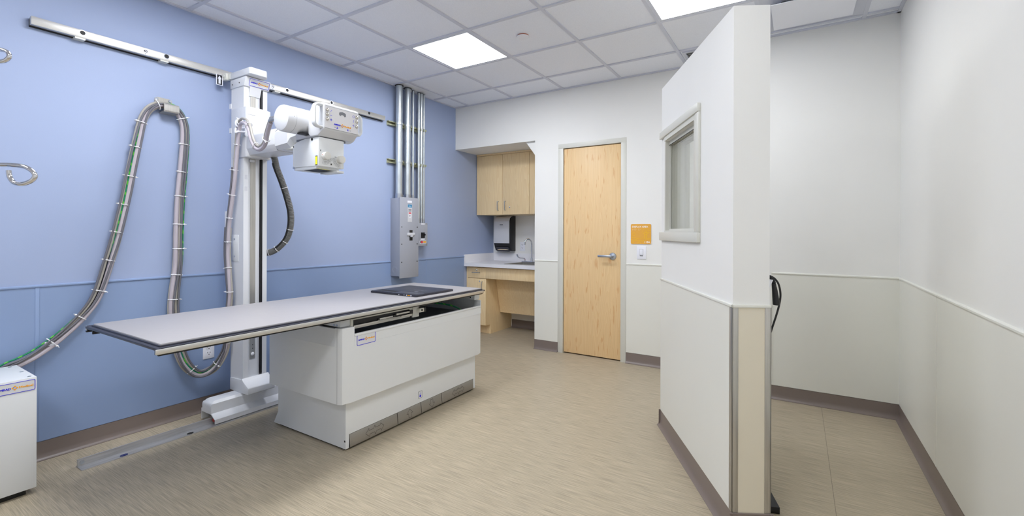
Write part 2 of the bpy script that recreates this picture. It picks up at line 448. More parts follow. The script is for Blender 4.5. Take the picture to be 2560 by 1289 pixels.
mb = MB()
mb.box(XL, RX, YB, RY, RZ, ZC+.01)                       # bulkhead over the recess
mb.box(RX, -2.06, YB, RY+.12, 0, ZC+.01)
mb.box(-2.06, -1.437, YB, YB+.14, 2.118, ZC+.01)
mb.box(-1.437, -.19, YB, YB+.14, 0, ZC+.01)
wb = struct('wall_back', mb, 'white')
for a, b in ((RX+.004, -2.112), (-1.388, -.19)):
    part('wainscot_panel', MB().box(a, b, YB-.004, YB, .1, RAIL-.004), 'cream', wb)
    part('chair_rail', MB().prism([(YB, RAIL-.007), (YB-.009, RAIL-.006), (YB-.009, RAIL+.001), (YB-.004, RAIL+.006), (YB, RAIL+.006)], 'x', a, b), 'cream', wb)
for nm, a, b in (('baseboard_back', RX, -2.112),): 
    bb = struct(nm, MB().prism([(YB-d, z) for d, z in base_prof(1)], 'x', a, b), 'base')
struct('baseboard_back_right', MB().prism([(YB-d, z) for d, z in base_prof(1)], 'x', -1.388, -.19), 'base')
struct('wall_recess', MB().box(XL, RX, RY, RY+.12, 0, RZ), 'white')
struct('baseboard_recess', MB().prism([(RY-d, z) for d, z in base_prof(1)], 'x', -3.18, RX), 'base')
struct('trim_1', MB().prism([(-2.522, 2.2255), (-2.39, 2.2255), (-2.39, 2.052)], 'y', YB+.035, YB+.10), 'white')
# alcove wall behind the partition, right wall, wall behind the camera
wa = struct('wall_alcove', MB().box(-.19, XR, YA, YB+.14, 0, ZC+.01), 'white')
part('wainscot_panel', MB().box(-.162, XR, YA-.004, YA, .1, RAIL-.004), 'cream', wa)
part('chair_rail', MB().prism([(YA, RAIL-.007), (YA-.009, RAIL-.006), (YA-.009, RAIL+.001), (YA-.004, RAIL+.006), (YA, RAIL+.006)], 'x', -.166, XR).box(-.168, -.158, YA-.007, YA, .104, RAIL+.006), 'cream', wa)
struct('baseboard_alcove', MB().prism([(YA-d, z) for d, z in base_prof(1)], 'x', -.19, XR), 'base')
wr = struct('wall_right', MB().box(XR, XR+.12, YF, YB+.14, 0, ZC+.01), 'white')
for a, b in ((3.0, YA), (-.05, 2.996), (YF, -.054)): part('wainscot_panel', MB().box(XR-.004, XR, a, b, .1, RAIL-.004), 'cream', wr)
part('chair_rail', MB().prism([(XR, RAIL-.007), (XR-.009, RAIL-.006), (XR-.009, RAIL+.001), (XR-.004, RAIL+.006), (XR, RAIL+.006)], 'y', YF, YA), 'cream', wr)
part('seam_strip', MB().box(XR-.006, XR, 2.994, 3.002, .104, RAIL-.006).box(XR-.006, XR, YA-.008, YA-.004, .104, RAIL-.006), 'cream', wr)
struct('baseboard_right', MB().prism([(XR-d, z) for d, z in base_prof(1)], 'y', YF, YA), 'base')
struct('wall_front', MB().box(XL-.12, XR+.12, YF-.12, YF, 0, ZC+.01), 'white')

# door
dr = struct('door_1', MB().box(-2.050, -1.446, YB+.012, YB+.056, .012, 2.104, .0015), 'door', 'closed maple veneer door between the sink recess and the yellow sign', 'door')
fr = MB()
for x0, x1 in ((-2.110, -2.054), (-1.442, -1.390)): fr.box(x0, x1, YB-.006, YB+.001, 0, 2.1088, .0008)
fr.box(-2.110, -1.390, YB-.006, YB+.001, 2.109, 2.156, .0012)
for x0, x1 in ((-2.0588, -2.0542), (-1.4418, -1.4372)): fr.box(x0, x1, YB+.0012, YB+.12, 0, 2.1085)
fr.box(-2.0588, -1.4372, YB+.0012, YB+.12, 2.1092, 2.1165)
part('door_frame', fr, 'frame', dr, 'putty grey painted metal frame')
part('door_stop', MB().box(-2.0538, -1.4422, YB+.06, YB+.118, 0, 2.108), 'gap', dr)
hd = part('door_handle', MB().lathe([(.0, 0), (.034, 0), (.036, -.003), (.033, -.008), (.02, -.0095), (.013, -.011), (.012, -.055), (0, -.055)], (-1.526, YB+.012, 1.012), (0, 1, 0)), 'satin', dr, 'satin chrome lever handle')
part('lever', MB().box(-1.66, -1.520, YB-.052, YB-.040, 1.001, 1.024, .004), 'satin', hd)
part('strike_plate', MB().box(-1.4425, -1.4405, YB+.005, YB+.03, .965, 1.065), 'steelv', dr)

# ------------------------------------------------------------------ leaded partition
PN = Vector((-.223, 2.066, 0)); pu = Vector((-.48, .8773, 0)).normalized(); pn = Vector((-pu.y, pu.x, 0))
PM = Matrix((pu, pn, Vector((0, 0, 1)))).transposed().to_4x4(); PM.translation = PN
PLn, PT, PH = 1.087, .145, 2.172
o0, o1, oz0, oz1 = .430, 1.0, 1.247, 1.815
mb = MB()
mb.box(0, o0, -PT, 0, 0, PH).box(o1, PLn, -PT, 0, 0, PH).box(o0, o1, -PT, 0, 0, oz0).box(o0, o1, -PT, 0, oz1, PH)
wp = struct('wall_partition', mb.xf(PM), 'white')
part('wainscot_panel', MB().box(.022, PLn+.003, 0, .004, .1, RAIL-.004).box(.012, PLn+.003, -PT-.004, -PT, .1, RAIL-.004).xf(PM), 'cream', wp)
part('wainscot_panel', MB().box(-.004, 0, -PT+.018, -.018, .1, RAIL-.004).xf(PM), 'creamend', wp)
part('wainscot_panel', MB().box(PLn, PLn+.004, -PT, 0, .1, RAIL-.004).xf(PM), 'cream', wp)
part('chair_rail', MB().box(-.009, PLn+.009, 0, .008, RAIL-.006, RAIL+.006, .002).box(-.009, 0, -PT-.008, .008, RAIL-.006, RAIL+.006, .002).box(-.009, PLn+.009, -PT-.008, -PT, RAIL-.006, RAIL+.006, .002).xf(PM), 'cream', wp)
g = MB().box(-.006, .022, .0, .006, .104, RAIL-.006, .001).box(-.006, 0, -.020, .006, .104, RAIL-.006, .001)
part('corner_guard', g.xf(PM), 'steelv', wp, 'steel corner guard')
g = MB().box(-.006, .022, -PT-.006, -PT, .104, RAIL-.006, .001).box(-.006, 0, -PT-.006, -PT+.020, .104, RAIL-.006, .001)
part('corner_guard', g.xf(PM), 'steelv', wp, 'steel corner guard')
mb = MB()
mb.prism([(d, z) for d, z in base_prof(1)], 'x', -.012, PLn+.012)
mb.prism([(-PT-d, z) for d, z in base_prof(1)], 'x', -.012, PLn+.012)
mb.prism([(-.006-d, z) for d, z in base_prof(1)], 'y', -PT-.014, .014)
mb.prism([(PLn+d, z) for d, z in base_prof(1)], 'y', -PT-.014, .014)
struct('baseboard_partition', mb.xf(PM), 'base')
# window
w = MB()
for a, sg in ((0, 1), (-PT, -1)):
    q = lambda d: (a, a+d) if sg > 0 else (a-d, a)
    w.box(o0-.051, o0, *q(.013), oz0-.0, oz1+.0268, .002)
    w.box(o0-.051, 1.083, *q(.018), oz1+.027, oz1+.070, .003)
    w.box(o0-.051, 1.083, *q(.018), oz0-.052, oz0-.0002, .003)
    w.box(o1, o1+.006, *q(.004), oz0, oz1+.0268)
w.box(o0-.0005, o0+.012, -PT, .0128, oz0+.0002, oz1).box(o1-.012, o1+.0005, -PT, .0038, oz0+.0002, oz1)
w.box(o0, o1, -PT, .010, oz1+.0002, oz1+.0268).box(o0+.0121, o1-.0121, -PT, .012, oz0+.0003, oz0+.010)
for t0, t1 in ((-.031, -.020), (-.125, -.1215)):
    w.box(o0+.0121, o1-.0121, t0, t1, oz1-.025, oz1-.0002).box(o0+.0121, o1-.0121, t0, t1, oz0+.0102, oz0+.020)
    w.box(o0+.0121, o0+.020, t0, t1, oz0+.0201, oz1-.0251).box(o1-.018, o1-.0121, t0, t1, oz0+.0201, oz1-.0251)
wi = struct('window_1', w.xf(PM), 'frame', 'leaded viewing window in the angled white control partition', 'window')
part('gasket', MB().box(o0+.012, o1-.012, -.0205, -.0190, oz1-.0285, oz1-.0245).xf(PM), 'gap', wi)
for q in (-.033, -.112): part('glass_pane', MB().box(o0+.0125, o1-.0125, q-.008, q, oz0+.0105, oz1-.0005).xf(PM), 'glass', wi, 'clear lead glass')

# ------------------------------------------------------------------ ceiling fittings
def ceil_light(i, j, label):
    x0, y0 = G0+T*i+.012, J0+T*j+.012; x1, y1 = x0+T-.024, y0+T-.024
    t = thing('ceiling_light', label, 'ceiling light', ((x0+x1)/2, (y0+y1)/2, ZC+.0095), 'square ceiling light panels')
    f = MB(); fw = .02
    f.box(x0, x1, y0, y0+fw, ZC+.002, ZC+.0095).box(x0, x1, y1-fw, y1, ZC+.002, ZC+.0095).box(x0, x0+fw, y0+fw, y1-fw, ZC+.002, ZC+.0095).box(x1-fw, x1, y0+fw, y1-fw, ZC+.002, ZC+.0095)
    part('frame', f, 'grid', t)
    part('diffuser', MB().box(x0+fw, x1-fw, y0+fw, y1-fw, ZC+.003, ZC+.0095), 'light', t, 'glowing white diffuser')
    return t
L1 = ceil_light(1, 2, 'glowing square ceiling light left of the white ceiling disc')
def cl(i, j, label, f=1.0):
    o = dup(L1, (T*(i-1), T*(j-2), 0), label)
    if f != 1.0:      # strength scaled per fixture by hand to balance light across the room
        for c in o.children:
            if c.name.startswith('diffuser'):
                c.material_slots[0].link = 'OBJECT'; c.material_slots[0].material = emit('led_diffuser_scaled', (.965, .985, 1.03), 29.0*f)
cl(4, 2, 'glowing square ceiling light cut by the picture top, above the partition', .50)
cl(4, -1, 'added square ceiling light out of view almost above the camera', .43)  # unseen panel, added to brighten the partition end and other camera-facing sides
cl(1, -1, 'square ceiling light out of view above the left end of the exam table')
cl(1, -4, 'square ceiling light out of view behind the camera, nearest the blue wall', .7)
cl(4, -4, 'square ceiling light out of view behind the camera, nearest the right wall', .9)
t = thing('smoke_detector', 'small round white disc on the ceiling right of the light', 'detector', (-1.766, 2.975, ZC+.01))
part('cover', MB().lathe([(0, 0), (.044, 0), (.047, .003), (.047, .007), (0, .007)], (-1.766, 2.975, ZC-.006), (0, 0, 1)), 'plate', t)
part('base_ring', MB().lathe([(0, 0), (.043, 0), (.043, .009), (0, .009)], (-1.766, 2.978, ZC+.001), (0, 0, 1)), mat('copper_ring', (190, 120, 100), .4), t)
# plaque diffuser
x0, x1, y0, y1 = G0+T*5+.012, G0+T*6-.012, J0+T*3+.012, J0+T*4-.012
t = thing('air_diffuser', 'square white plaque air diffuser in the ceiling behind the partition top', 'vent', ((x0+x1)/2, (y0+y1)/2, ZC+.0095))
part('backpan', MB().prism([(x0, ZC+.002), (x0+.07, ZC+.0095), (x1-.07, ZC+.0095), (x1, ZC+.002), (x1, ZC+.0098), (x0, ZC+.0098)], 'y', y0, y1), 'grid', t)
part('core', MB().box(x0+.12, x1-.12, y0+.12, y1-.12, ZC-.015, ZC+.0095), 'darkin', t, 'dark duct opening')
px0, px1, py0, py1 = -.148, .308, 3.335, 3.788
pl = MB(); b = bmesh.new()
vs = [b.verts.new(p) for p in ((px0, py0, ZC-.03), (px1, py0, ZC-.03), (px1, py1, ZC-.016), (px0, py1, ZC-.016), (px0, py0, ZC-.034), (px1, py0, ZC-.034), (px1, py1, ZC-.020), (px0, py1, ZC-.020))]
for f in ((0, 1, 2, 3), (7, 6, 5, 4), (0, 4, 5, 1), (1, 5, 6, 2), (2, 6, 7, 3), (3, 7, 4, 0)): b.faces.new([vs[k] for k in f])
bmesh.ops.recalc_face_normals(b, faces=b.faces[:])
pl._merge(b)
part('plaque', pl, 'plate', t)
x0, y0 = G0+T*4+.03, J0+T*4+.03
t = thing('exhaust_grille', 'small white ceiling grille peeking over the partition edge', 'vent', (x0+.12, y0+.12, ZC+.0095))
part('frame', MB().box(x0, x0+.26, y0, y0+.02, ZC-.004, ZC+.0095).box(x0, x0+.26, y0+.24, y0+.26, ZC-.004, ZC+.0095).box(x0, x0+.02, y0+.02, y0+.24, ZC-.004, ZC+.0095).box(x0+.24, x0+.26, y0+.02, y0+.24, ZC-.004, ZC+.0095), 'grid', t)
part('throat', MB().box(x0+.02, x0+.24, y0+.02, y0+.24, ZC+.006, ZC+.0095), 'darkin', t)
for k in range(6): part('louver', MB().prism([(y0+.03+k*.036, ZC-.002), (y0+.033+k*.036, ZC-.003), (y0+.052+k*.036, ZC+.004), (y0+.049+k*.036, ZC+.005)], 'x', x0+.02, x0+.24), 'grid', t)

# ------------------------------------------------------------------ exam table
tb = thing('exam_table', 'long x-ray exam table with grey top on a white pedestal', 'exam table', (-2.5, 2.3, 0))
HF, HR, HY0, HY1 = -2.125, -2.845, 1.64, 2.966
mb = MB().prism([(-2.825, .012), (-2.20, .012), (-2.20, .0895), (-2.165, .0895), (-2.165, .30), (-2.825, .30)], 'y', 1.698, 2.92).box(-2.1998, -2.165, 1.698, 1.7215, .012, .0893).box(-2.1998, -2.165, 2.898, 2.92, .012, .0893)
part('pedestal_base', mb, 'shell', tb)
part('plinth', MB().box(-2.82, -2.185, 1.71, 2.91, 0, .0118), 'gap', tb)
outl = [(HR, HY0+.02), (HR+.02, HY0), (HF-.035, HY0), (HF-.012, HY0+.012), (HF, HY0+.058), (HF, HY1-.058), (HF-.012, HY1-.012), (HF-.035, HY1), (HR+.02, HY1), (HR, HY1-.02)]
def inset(o, d): return o
h = MB().prism(outl, 'z', .283, .60)
th = .014
h.box(HF-th, HF-.0003, HY0+.086, HY1-.031, .6003, .656)
h.box(HF-th-.001, HF+.003, HY0+.086, HY1-.031, .6505, .664, .002)
h.box(HR, HR+th, HY0+.021, HY1-.021, .6002, .70)
h.box(HR+.02, HF-.0605, HY0, HY0+th, .6002, .702).box(HR+.02, HF-.0605, HY1-th, HY1, .6002, .702)
h.prism([(HF-.06, HY0), (HF-.035, HY0), (HF-.012, HY0+.012), (HF, HY0+.058), (HF, HY0+.085), (HF-.06, HY0+.085)], 'z', .6002, .706)
h.prism([(HF-.06, HY1), (HF-.035, HY1), (HF-.012, HY1-.012), (HF, HY1-.022), (HF, HY1-.03), (HF-.06, HY1-.03)], 'z', .6002, .703)
part('housing', h, 'shell', tb)
part('housing_seam', MB().box(HF-.0415, HF-.0400, HY0-.0004, HY0+.001, .284, .705), 'greyink', tb)
part('housing_floor', MB().box(HR+th, HF-th, HY0+th, HY1-th, .600, .6015), 'darkin', tb)
logo(tb, (HF+.0004, 1.808, .624), (0, 1, 0), (0, 0, 1), .115, (.136, .062))
for y0_, n_ in ((1.93, 6), (2.20, 2), (2.48, 5), (2.76, 4)):
    for q in range(n_): part('print_mark', MB().box(HF-.004+.001, HF+.0005, y0_+q*.021, y0_+q*.021+.017, .6638, .6644), 'greyink', tb)
# upper cross members
for a, b in ((1.657, 1.722), (2.905, 2.972)):
    c = part('crossmember', MB().box(-2.82, -2.160, a, b, .708, .756, .002), 'shell', tb)
    if a < 2:
        for yy in (1.66,): pass
        for xx in (-2.215, -2.19): part('bolt', MB().cyl((xx, a-.002, .718), (xx, a+.001, .718), .006, seg=12), 'satin', c)
    else:
        for xx, zz in ((-2.25, .735), (-2.20, .725)): part('bolt', MB().cyl((xx, a-.002, zz), (xx, a+.001, zz), .005, seg=12), 'gap', c)
# top
part('tabletop', MB().box(-2.868, -2.137, .800, 2.965, .780, .797, .0025), 'top', tb, 'pale grey laminate top')
part('edge_band', MB().box(-2.874, -2.131, .794, 2.971, .780, .7915, .002), 'edge', tb, 'charcoal edge strip')
part('frame_ledge', MB().box(-2.898, -2.108, .778, 2.972, .7745, .7855, .002), 'edge', tb, 'charcoal under frame')
def rail_x(x, d): # side channel, d=+1 faces the camera side
    r = MB()
    r.box(min(x, x-d*.05), max(x, x-d*.05), .786, 2.93, .768, .775).box(min(x, x-d*.006), max(x, x-d*.006), .786, 2.93, .762, .786).box(min(x, x-d*.014), max(x, x-d*.014), .780, 2.935, .7565, .7635, .001)
    r.box(min(x-d*.062, x-d*.052), max(x-d*.062, x-d*.052), .790, 2.93, .751, .774)
    return r
part('side_channel', rail_x(-2.103, 1), 'black', tb, 'black channel')
part('side_channel', rail_x(-2.903, -1), 'black', tb, 'black channel')
part('accessory_rail', MB().box(-2.102, -2.0925, .768, 2.938, .7645, .7845, .002), 'steel', tb, 'bright steel accessory rail')
part('accessory_rail', MB().box(-2.914, -2.904, .783, 2.938, .7645, .7845, .002), 'steel', tb, 'bright steel accessory rail')
# bucky tray under the top
bk = part('bucky_frame', MB().box(-2.172, -2.165, 1.728, 2.222, .735, .756).box(-2.172, -2.165, 1.728, 1.748, .688, .735).box(-2.172, -2.165, 2.200, 2.222, .688, .735)
          .box(-2.172, -2.165, 1.748, 2.20, .684, .692).box(-2.75, -2.172, 1.728, 1.734, .69, .756).box(-2.75, -2.172, 2.214, 2.222, .69, .756), 'frame', tb, 'light grey tray housing')
part('tray_opening', MB().box(-2.70, -2.174, 1.735, 2.213, .692, .740), 'black', bk, 'black tray interior')
part('tray_rail', MB().box(-2.168, -2.160, 1.750, 2.215, .691, .7035, .001), 'steel', bk, 'bright steel rail')
part('tray_clamp', MB().box(-2.174, -2.158, 1.94, 2.06, .7055, .716, .001).box(-2.174, -2.156, 2.075, 2.19, .714, .724, .001), 'steel', bk, 'bright steel clamp')
part('tray_handle', MB().tube([(-2.162, 1.93, .704), (-2.150, 1.95, .700), (-2.148, 2.02, .699), (-2.150, 2.10, .699), (-2.162, 2.12, .702)], .0022, 6, smooth=4), 'steel', bk)
part('tray_latch', MB().box(-2.175, -2.158, 2.045, 2.075, .707, .719), 'black', bk)
part('tray_latch', MB().box(-2.175, -2.158, 2.19, 2.222, .703, .728), 'black', bk)
part('lock_bracket', MB().box(-2.172, -2.160, 2.222, 2.282, .676, .756, .001).box(-2.17, -2.135, 2.262, 2.305, .706, .733, .002), 'frame', tb)
part('lock_knob', MB().box(-2.165, -2.135, 2.306, 2.325, .704, .733, .003).cyl((-2.136, 2.282, .72), (-2.130, 2.282, .72), .006, seg=12), 'black', tb, 'black lock knob')
part('inner_rail', MB().box(-2.56, -2.50, 2.22, 2.90, .66, .685).box(-2.20, -2.16, 2.225, 2.90, .603, .63), 'frame', tb)
part('inner_cable', MB().tube([(-2.62, 2.25, .69), (-2.5, 2.5, .70), (-2.42, 2.68, .695), (-2.3, 2.80, .665), (-2.24, 2.86, .62)], .006, 8, smooth=6).tube([(-2.5, 2.70, .70), (-2.47, 2.78, .72), (-2.46, 2.80, .745)], .006, 8, smooth=5), 'green', tb, 'green earth cable')
# foot pedals
def pedal(y0, y1, rear=False):
    if not rear: pr = [(-2.196, .0855), (-2.1685, .0855), (-2.167, .083), (-2.160, .015), (-2.162, .013), (-2.196, .013)]
    else: pr = [(-2.824, .09), (-2.838, .086), (-2.884, .008), (-2.878, .004), (-2.824, .004)]
    return MB().prism(pr, 'y', y0, y1)
px_, pz_ = Vector((0, 1, 0)), Vector((-.007, 0, .068)).normalized()
def arrow(kind, yc, par):
    if kind == 'up': pts = [(-.012, -.026), (.012, -.026), (.012, 0), (.028, 0), (0, .028), (-.028, 0), (-.012, 0)]
    elif kind == 'down': pts = [(-.012, .026), (.012, .026), (.012, 0), (.028, 0), (0, -.028), (-.028, 0), (-.012, 0)]
    else:
        pts = [(-.07, -.002), (-.045, .022), (-.045, .010), (-.012, .010), (.0, .026), (.004, .012), (.04, .012), (.045, .024), (.07, .002), (.045, -.022), (.045, -.010), (.012, -.010), (0, -.026), (-.004, -.012), (-.04, -.012), (-.045, -.024)]
    part('arrow_mark', outline(MB(), pts, .0016, .0006).xf(plane_mtx((-2.1634, yc, .049), px_, pz_)), 'ink', par)
for k, (a, b, kd) in enumerate(((1.726, 2.092, 'move'), (2.096, 2.308, 'up'), (2.312, 2.519, 'down'), (2.523, 2.893, 'move'))):
    p = part('foot_pedal', pedal(a, b), 'ped', tb, 'brushed steel foot pedal'); arrow(kd, (a+b)/2, p)
part('foot_pedal', pedal(1.706, 2.90, True), 'shell', tb)
mt = plane_mtx((-2.1645, 2.300, .143), (0, 1, 0), (0, 0, 1))
ic = part('foot_icon', MB().prism(rrect(.036, .046, .005), 'z', -.0004, .0006).xf(mt), 'shell2', tb, 'small foot switch sticker')
part('icon_outline', outline(MB(), rrect(.036, .046, .005), .002, .0012).xf(mt), 'greyink', ic)
part('icon_dot', MB().prism([(.007*math.cos(a*PI/6), -.010+.008*math.sin(a*PI/6)) for a in range(12)], 'z', .0006, .0014).box(-.007, .004, .002, .004, .0006, .0012).box(-.002, .008, .008, .010, .0006, .0012).xf(mt), 'logoblue', ic)
part('screw', MB().cyl((-2.172, 1.6975, .055), (-2.172, 1.699, .055), .006, seg=12), 'gap', tb)

# detector lying on the top
dx0, dx1, dy0, dy1, dz0, dz1 = -2.66, -2.205, 2.303, 2.697, .7972, .813
dt = thing('flat_panel_detector', 'dark flat x-ray detector cassette lying on the exam table top', 'detector', (-2.43, 2.5, dz0))
d = MB().box(dx0, dx1, dy0, dy1, dz0, dz1-.002, .002)
d.box(dx0+.004, dx1-.004, dy0+.09, dy1-.004, dz1-.004, dz1, .0015).box(dx0+.22, dx1-.004, dy0+.004, dy0+.09, dz1-.004, dz1, .0015).box(dx0+.004, dx0+.22, dy0+.004, dy0+.03, dz1-.004, dz1, .001).box(dx0+.004, dx0+.03, dy0+.03, dy0+.09, dz1-.004, dz1, .001)
part('detector_body', d, 'edge', dt)
part('handle_recess', MB().box(dx0+.03, dx0+.22, dy0+.03, dy0+.09, dz1-.003, dz1-.0017), 'gap', dt)
for a, b_, c_, d_ in ((.285, .292, .802, .807), (.335, .343, .802, .807), (.358, .367, .801, .808), (.40, .409, .801, .808)):
    part('contact', MB().box(dx0+a, dx0+b_, dy0-.001, dy0+.001, c_, d_), 'plate', dt)
part('contact_strip', MB().box(dx0+.372, dx0+.395, dy0-.001, dy0+.001, .8025, .8065), 'logoorange', dt, 'gold contacts')
part('label_sticker', MB().box(dx1-.125, dx1-.05, dy0+.055, dy0+.075, dz1, dz1+.0004), 'greyink', dt)
part('label_sticker', MB().box(dx1-.14, dx1-.11, dy0+.12, dy0+.14, dz1, dz1+.0004), 'greyink', dt)
for q in range(4): part('label_print', MB().box(dx1-.22+q*.035, dx1-.192+q*.035, dy0+.2, dy0+.208, dz1-.0002, dz1+.0003), 'greyink', dt)
part('label_print', MB().box(dx1-.11, dx1-.03, dy0+.10, dy0+.105, dz1, dz1+.0004), 'greyink', dt)

# ------------------------------------------------------------------ floor rail and wall rail
t = thing('floor_rail', 'low aluminium angle rail fixed to the floor along the blue wall', 'rail', (-3.18, 1.7, 0))
part('rail_bar', MB().prism([(-3.224, .0), (-3.137, .0), (-3.137, .005), (-3.199, .006), (-3.200, .042), (-3.208, .042), (-3.209, .006), (-3.224, .005)], 'y', .83, 2.80), 'alu', t)
for yy in (1.01, 1.335): part('rail_bolt', MB().prism([(-3.152+.012*math.cos(a*PI/6), yy+.018*math.sin(a*PI/6)) for a in range(12)], 'z', .0045, .008), mat('blue_bolt', (30, 44, 110), .4) if yy < 1.1 else 'gap', t)
part('end_screw', MB().cyl((-3.2, .848, .025), (-3.194, .848, .025), .009, seg=14), 'satin', t)

t = thing('wall_rail', 'long brushed steel guide rail high on the blue wall', 'rail', (XL, 1.93, 2.33))
part('rail_bar', MB().box(XL+.012, XL+.046, .702, 3.147, 2.334, 2.378, .0015), 'steel', t)
part('rail_backing', MB().box(XL, XL+.012, .702, 3.147, 2.330, 2.372), 'gap', t)
for yy in (.907, 1.313, 2.13, 2.537, 2.947):
    part('rail_hole', MB().cyl((XL+.045, yy, 2.362), (XL+.0466, yy, 2.362), .0125, seg=20), 'gap', t)
    part('hole_rim', MB().lathe([(.0125, 0), (.0155, 0), (.0155, .001), (.0125, .001)], (XL+.046, yy, 2.362), (1, 0, 0), 20), 'satin', t)
for yy in (.905, 1.31, 2.06, 2.53): part('mounting_clip', MB().box(XL, XL+.044, yy-.03, yy+.015, 2.324, 2.3338), 'frame', t)
for yy, s in ((1.201, '40'), (2.012, '72')):
    tg = part('scale_tag', MB().box(XL+.046, XL+.0467, yy-.018, yy+.018, 2.336, 2.371), 'plate', t, 'small white number tag')
    part('tag_number', text_bm(s, (XL+.0468, yy, 2.351), (0, 1, 0), (0, 0, 1), .02, align='CENTER', bold=.02).box(XL+.0467, XL+.0472, yy-.001, yy+.001, 2.338, 2.345), 'ink', tg)

# ------------------------------------------------------------------ tube stand
CX0, CX1, CY0, CY1 = -3.365, -3.205, 1.675, 1.838
ts = thing('x_ray_tube_stand', 'tall white floor mounted x-ray tube stand with arm against the blue wall', 'x-ray tube stand', (-3.24, 1.757, 0))
def cov(o): return [(-3.326+o, .012), (-3.326+o, .082), (-3.312+o, .082), (-3.312+o, .135), (-3.300+o, .140), (-3.212-o, .140), (-3.202-o, .135), (-3.202-o, .066), (-3.152-o, .022+.014), (-3.150-o, .012)]
outer = [(-3.330, .010), (-3.330, .082), (-3.318, .086), (-3.318, .126), (-3.304, .142), (-3.214, .142), (-3.200, .126), (-3.200, .066), (-3.152, .038), (-3.150, .010)]
innr = [(-3.156, .010), (-3.157, .036), (-3.206, .061), (-3.310, .061), (-3.324, .061), (-3.324, .010)]
ys_ = [1.475, 1.4762, 1.480, 1.487, 1.497, 1.509, 2.011, 2.023, 2.033, 2.040, 2.0438, 2.045]
def cz(y):
    d_ = min(y-1.475, 2.045-y); return .142 if d_ >= .034 else .108+math.sqrt(max(0, .034**2-(.034-d_)**2))
part('carriage_cover', MB()._merge(loft([[(x_, y_, min(z_, cz(y_))) for x_, z_ in outer+innr] for y_ in ys_])), 'shell2', ts)
RED = mat('red_roller', (170, 50, 40), .5)
for yy in (1.49, 2.0): part('wheel', MB().cyl((-3.185, yy, .03), (-3.165, yy, .03), .016, seg=14), RED, ts, 'red roller')
part('base_collar', MB().prism([(-3.355, .143), (-3.126, .143), (-3.121, .147), (-3.121, .186), (-3.127, .192), (-3.185, .222), (-3.203, .240), (-3.215, .232), (-3.355, .226)], 'y', 1.666, 1.852, .003), 'shell2', ts)
c = MB()
c.prism([(CX0, CY0), (CX1, CY0), (CX1, CY0+.034), (CX1-.014, CY0+.034), (CX1-.014, CY0+.117), (CX1-.05, CY0+.119), (CX1-.05, CY0+.132), (CX1, CY0+.132), (CX1, CY1), (CX0, CY1)], 'z', .20, 2.26)
part('column', c, 'shell2', ts)
part('guide_strip', MB().box(CX1-.014, CX1-.011, CY0+.052, CY0+.088, .36, 2.235), 'steelv', ts, 'brushed steel guide strip')
part('strip_bolt', MB().lathe([(0, .006), (.006, .006), (.011, .003), (.012, 0)], (CX1-.011, CY0+.071, .392), (1, 0, 0), 16), 'plate', ts)
for zz in (.455, .43): part('strip_hole', MB().cyl((CX1-.0112, CY0+.071, zz), (CX1-.0105, CY0+.071, zz), .003, seg=10), 'gap', ts)
part('strip_bolt', MB().lathe([(0, .004), (.008, .004), (.010, 0)], (CX1-.011, CY0+.071, 2.215), (1, 0, 0), 16), 'satin', ts)
part('chain_slot', MB().box(CX1-.0495, CX1-.002, CY0+.120, CY0+.1315, .245, 2.25), 'black', ts)
part('strip_cover', MB().prism([(CX1-.012, 2.26), (CX1+.02, 2.26), (CX1-.008, 2.178), (CX1-.012, 2.178)], 'y', CY0+.036, CY0+.115), 'shell2', ts)
part('side_plate', MB().box(-3.362, -3.262, CY0-.003, CY0, 1.036, 1.218, .001), 'shell', ts)
for zz in (1.19, 1.07): part('screw', MB().cyl((-3.312, CY0-.005, zz), (-3.312, CY0-.002, zz), .006, seg=12), 'satin', ts)
part('header', MB().prism([(CX0-.004, 2.236), (CX1+.012, 2.236), (CX1+.036, 2.296), (CX0-.004, 2.296)], 'y', CY0-.006, CY1+.006, .003), 'shell2', ts)
nn = Vector((.93, 0, -.37)).normalized(); vv = Vector((.37, 0, .93)).normalized()
logo(ts, Vector((CX1+.024, 1.768, 2.266))+nn*.0006, (0, 1, 0), vv, .118, (.140, .050))
for xx in (-3.34, -3.25): part('screw', MB().cyl((xx, CY0-.008, 2.262), (xx, CY0-.005, 2.262), .004, seg=10), 'gap', ts)
part('top_cap', MB().prism([(-3.36, 1.664), (-3.118, 1.664), (-3.105, 1.674), (-3.105, 1.776), (-3.14, 1.80), (-3.36, 1.80)], 'z', 2.301, 2.345, .004), 'shell2', ts)
part('cap_neck', MB().box(-3.35, -3.2, 1.69, 1.80, 2.29, 2.305).cyl((-3.18, 1.74, 2.345), (-3.18, 1.74, 2.352), .014, seg=14), 'frame', ts)
rb = part('rail_bracket', MB().box(-3.40, -3.36, 1.66, 1.80, 2.305, 2.342).box(-3.432, -3.38, 1.645, 1.672, 2.30, 2.345, .002).cyl((-3.41, 1.640, 2.33), (-3.41, 1.66, 2.33), .010, seg=14).cyl((-3.395, 1.642, 2.307), (-3.395, 1.66, 2.307), .009, seg=14), 'frame', ts)
pt = part('pointer_tag', MB().box(-3.424, -3.4225, 1.602, 1.646, 2.262, 2.336), 'plate', ts, 'black pointer tag with white arrow')
part('tag_field', MB().box(-3.4226, -3.4220, 1.608, 1.640, 2.266, 2.333), 'ink', pt)
part('tag_arrow', MB().prism([(1.617, 2.272), (1.631, 2.272), (1.631, 2.305), (1.637, 2.305), (1.624, 2.328), (1.611, 2.305), (1.617, 2.305)], 'x', -3.4221, -3.4214), 'plate', pt)
for zz in (1.93, 2.10): part('cable_clip', MB().box(-3.385, -3.362, CY0-.004, CY0+.012, zz, zz+.035), 'shell2', ts)
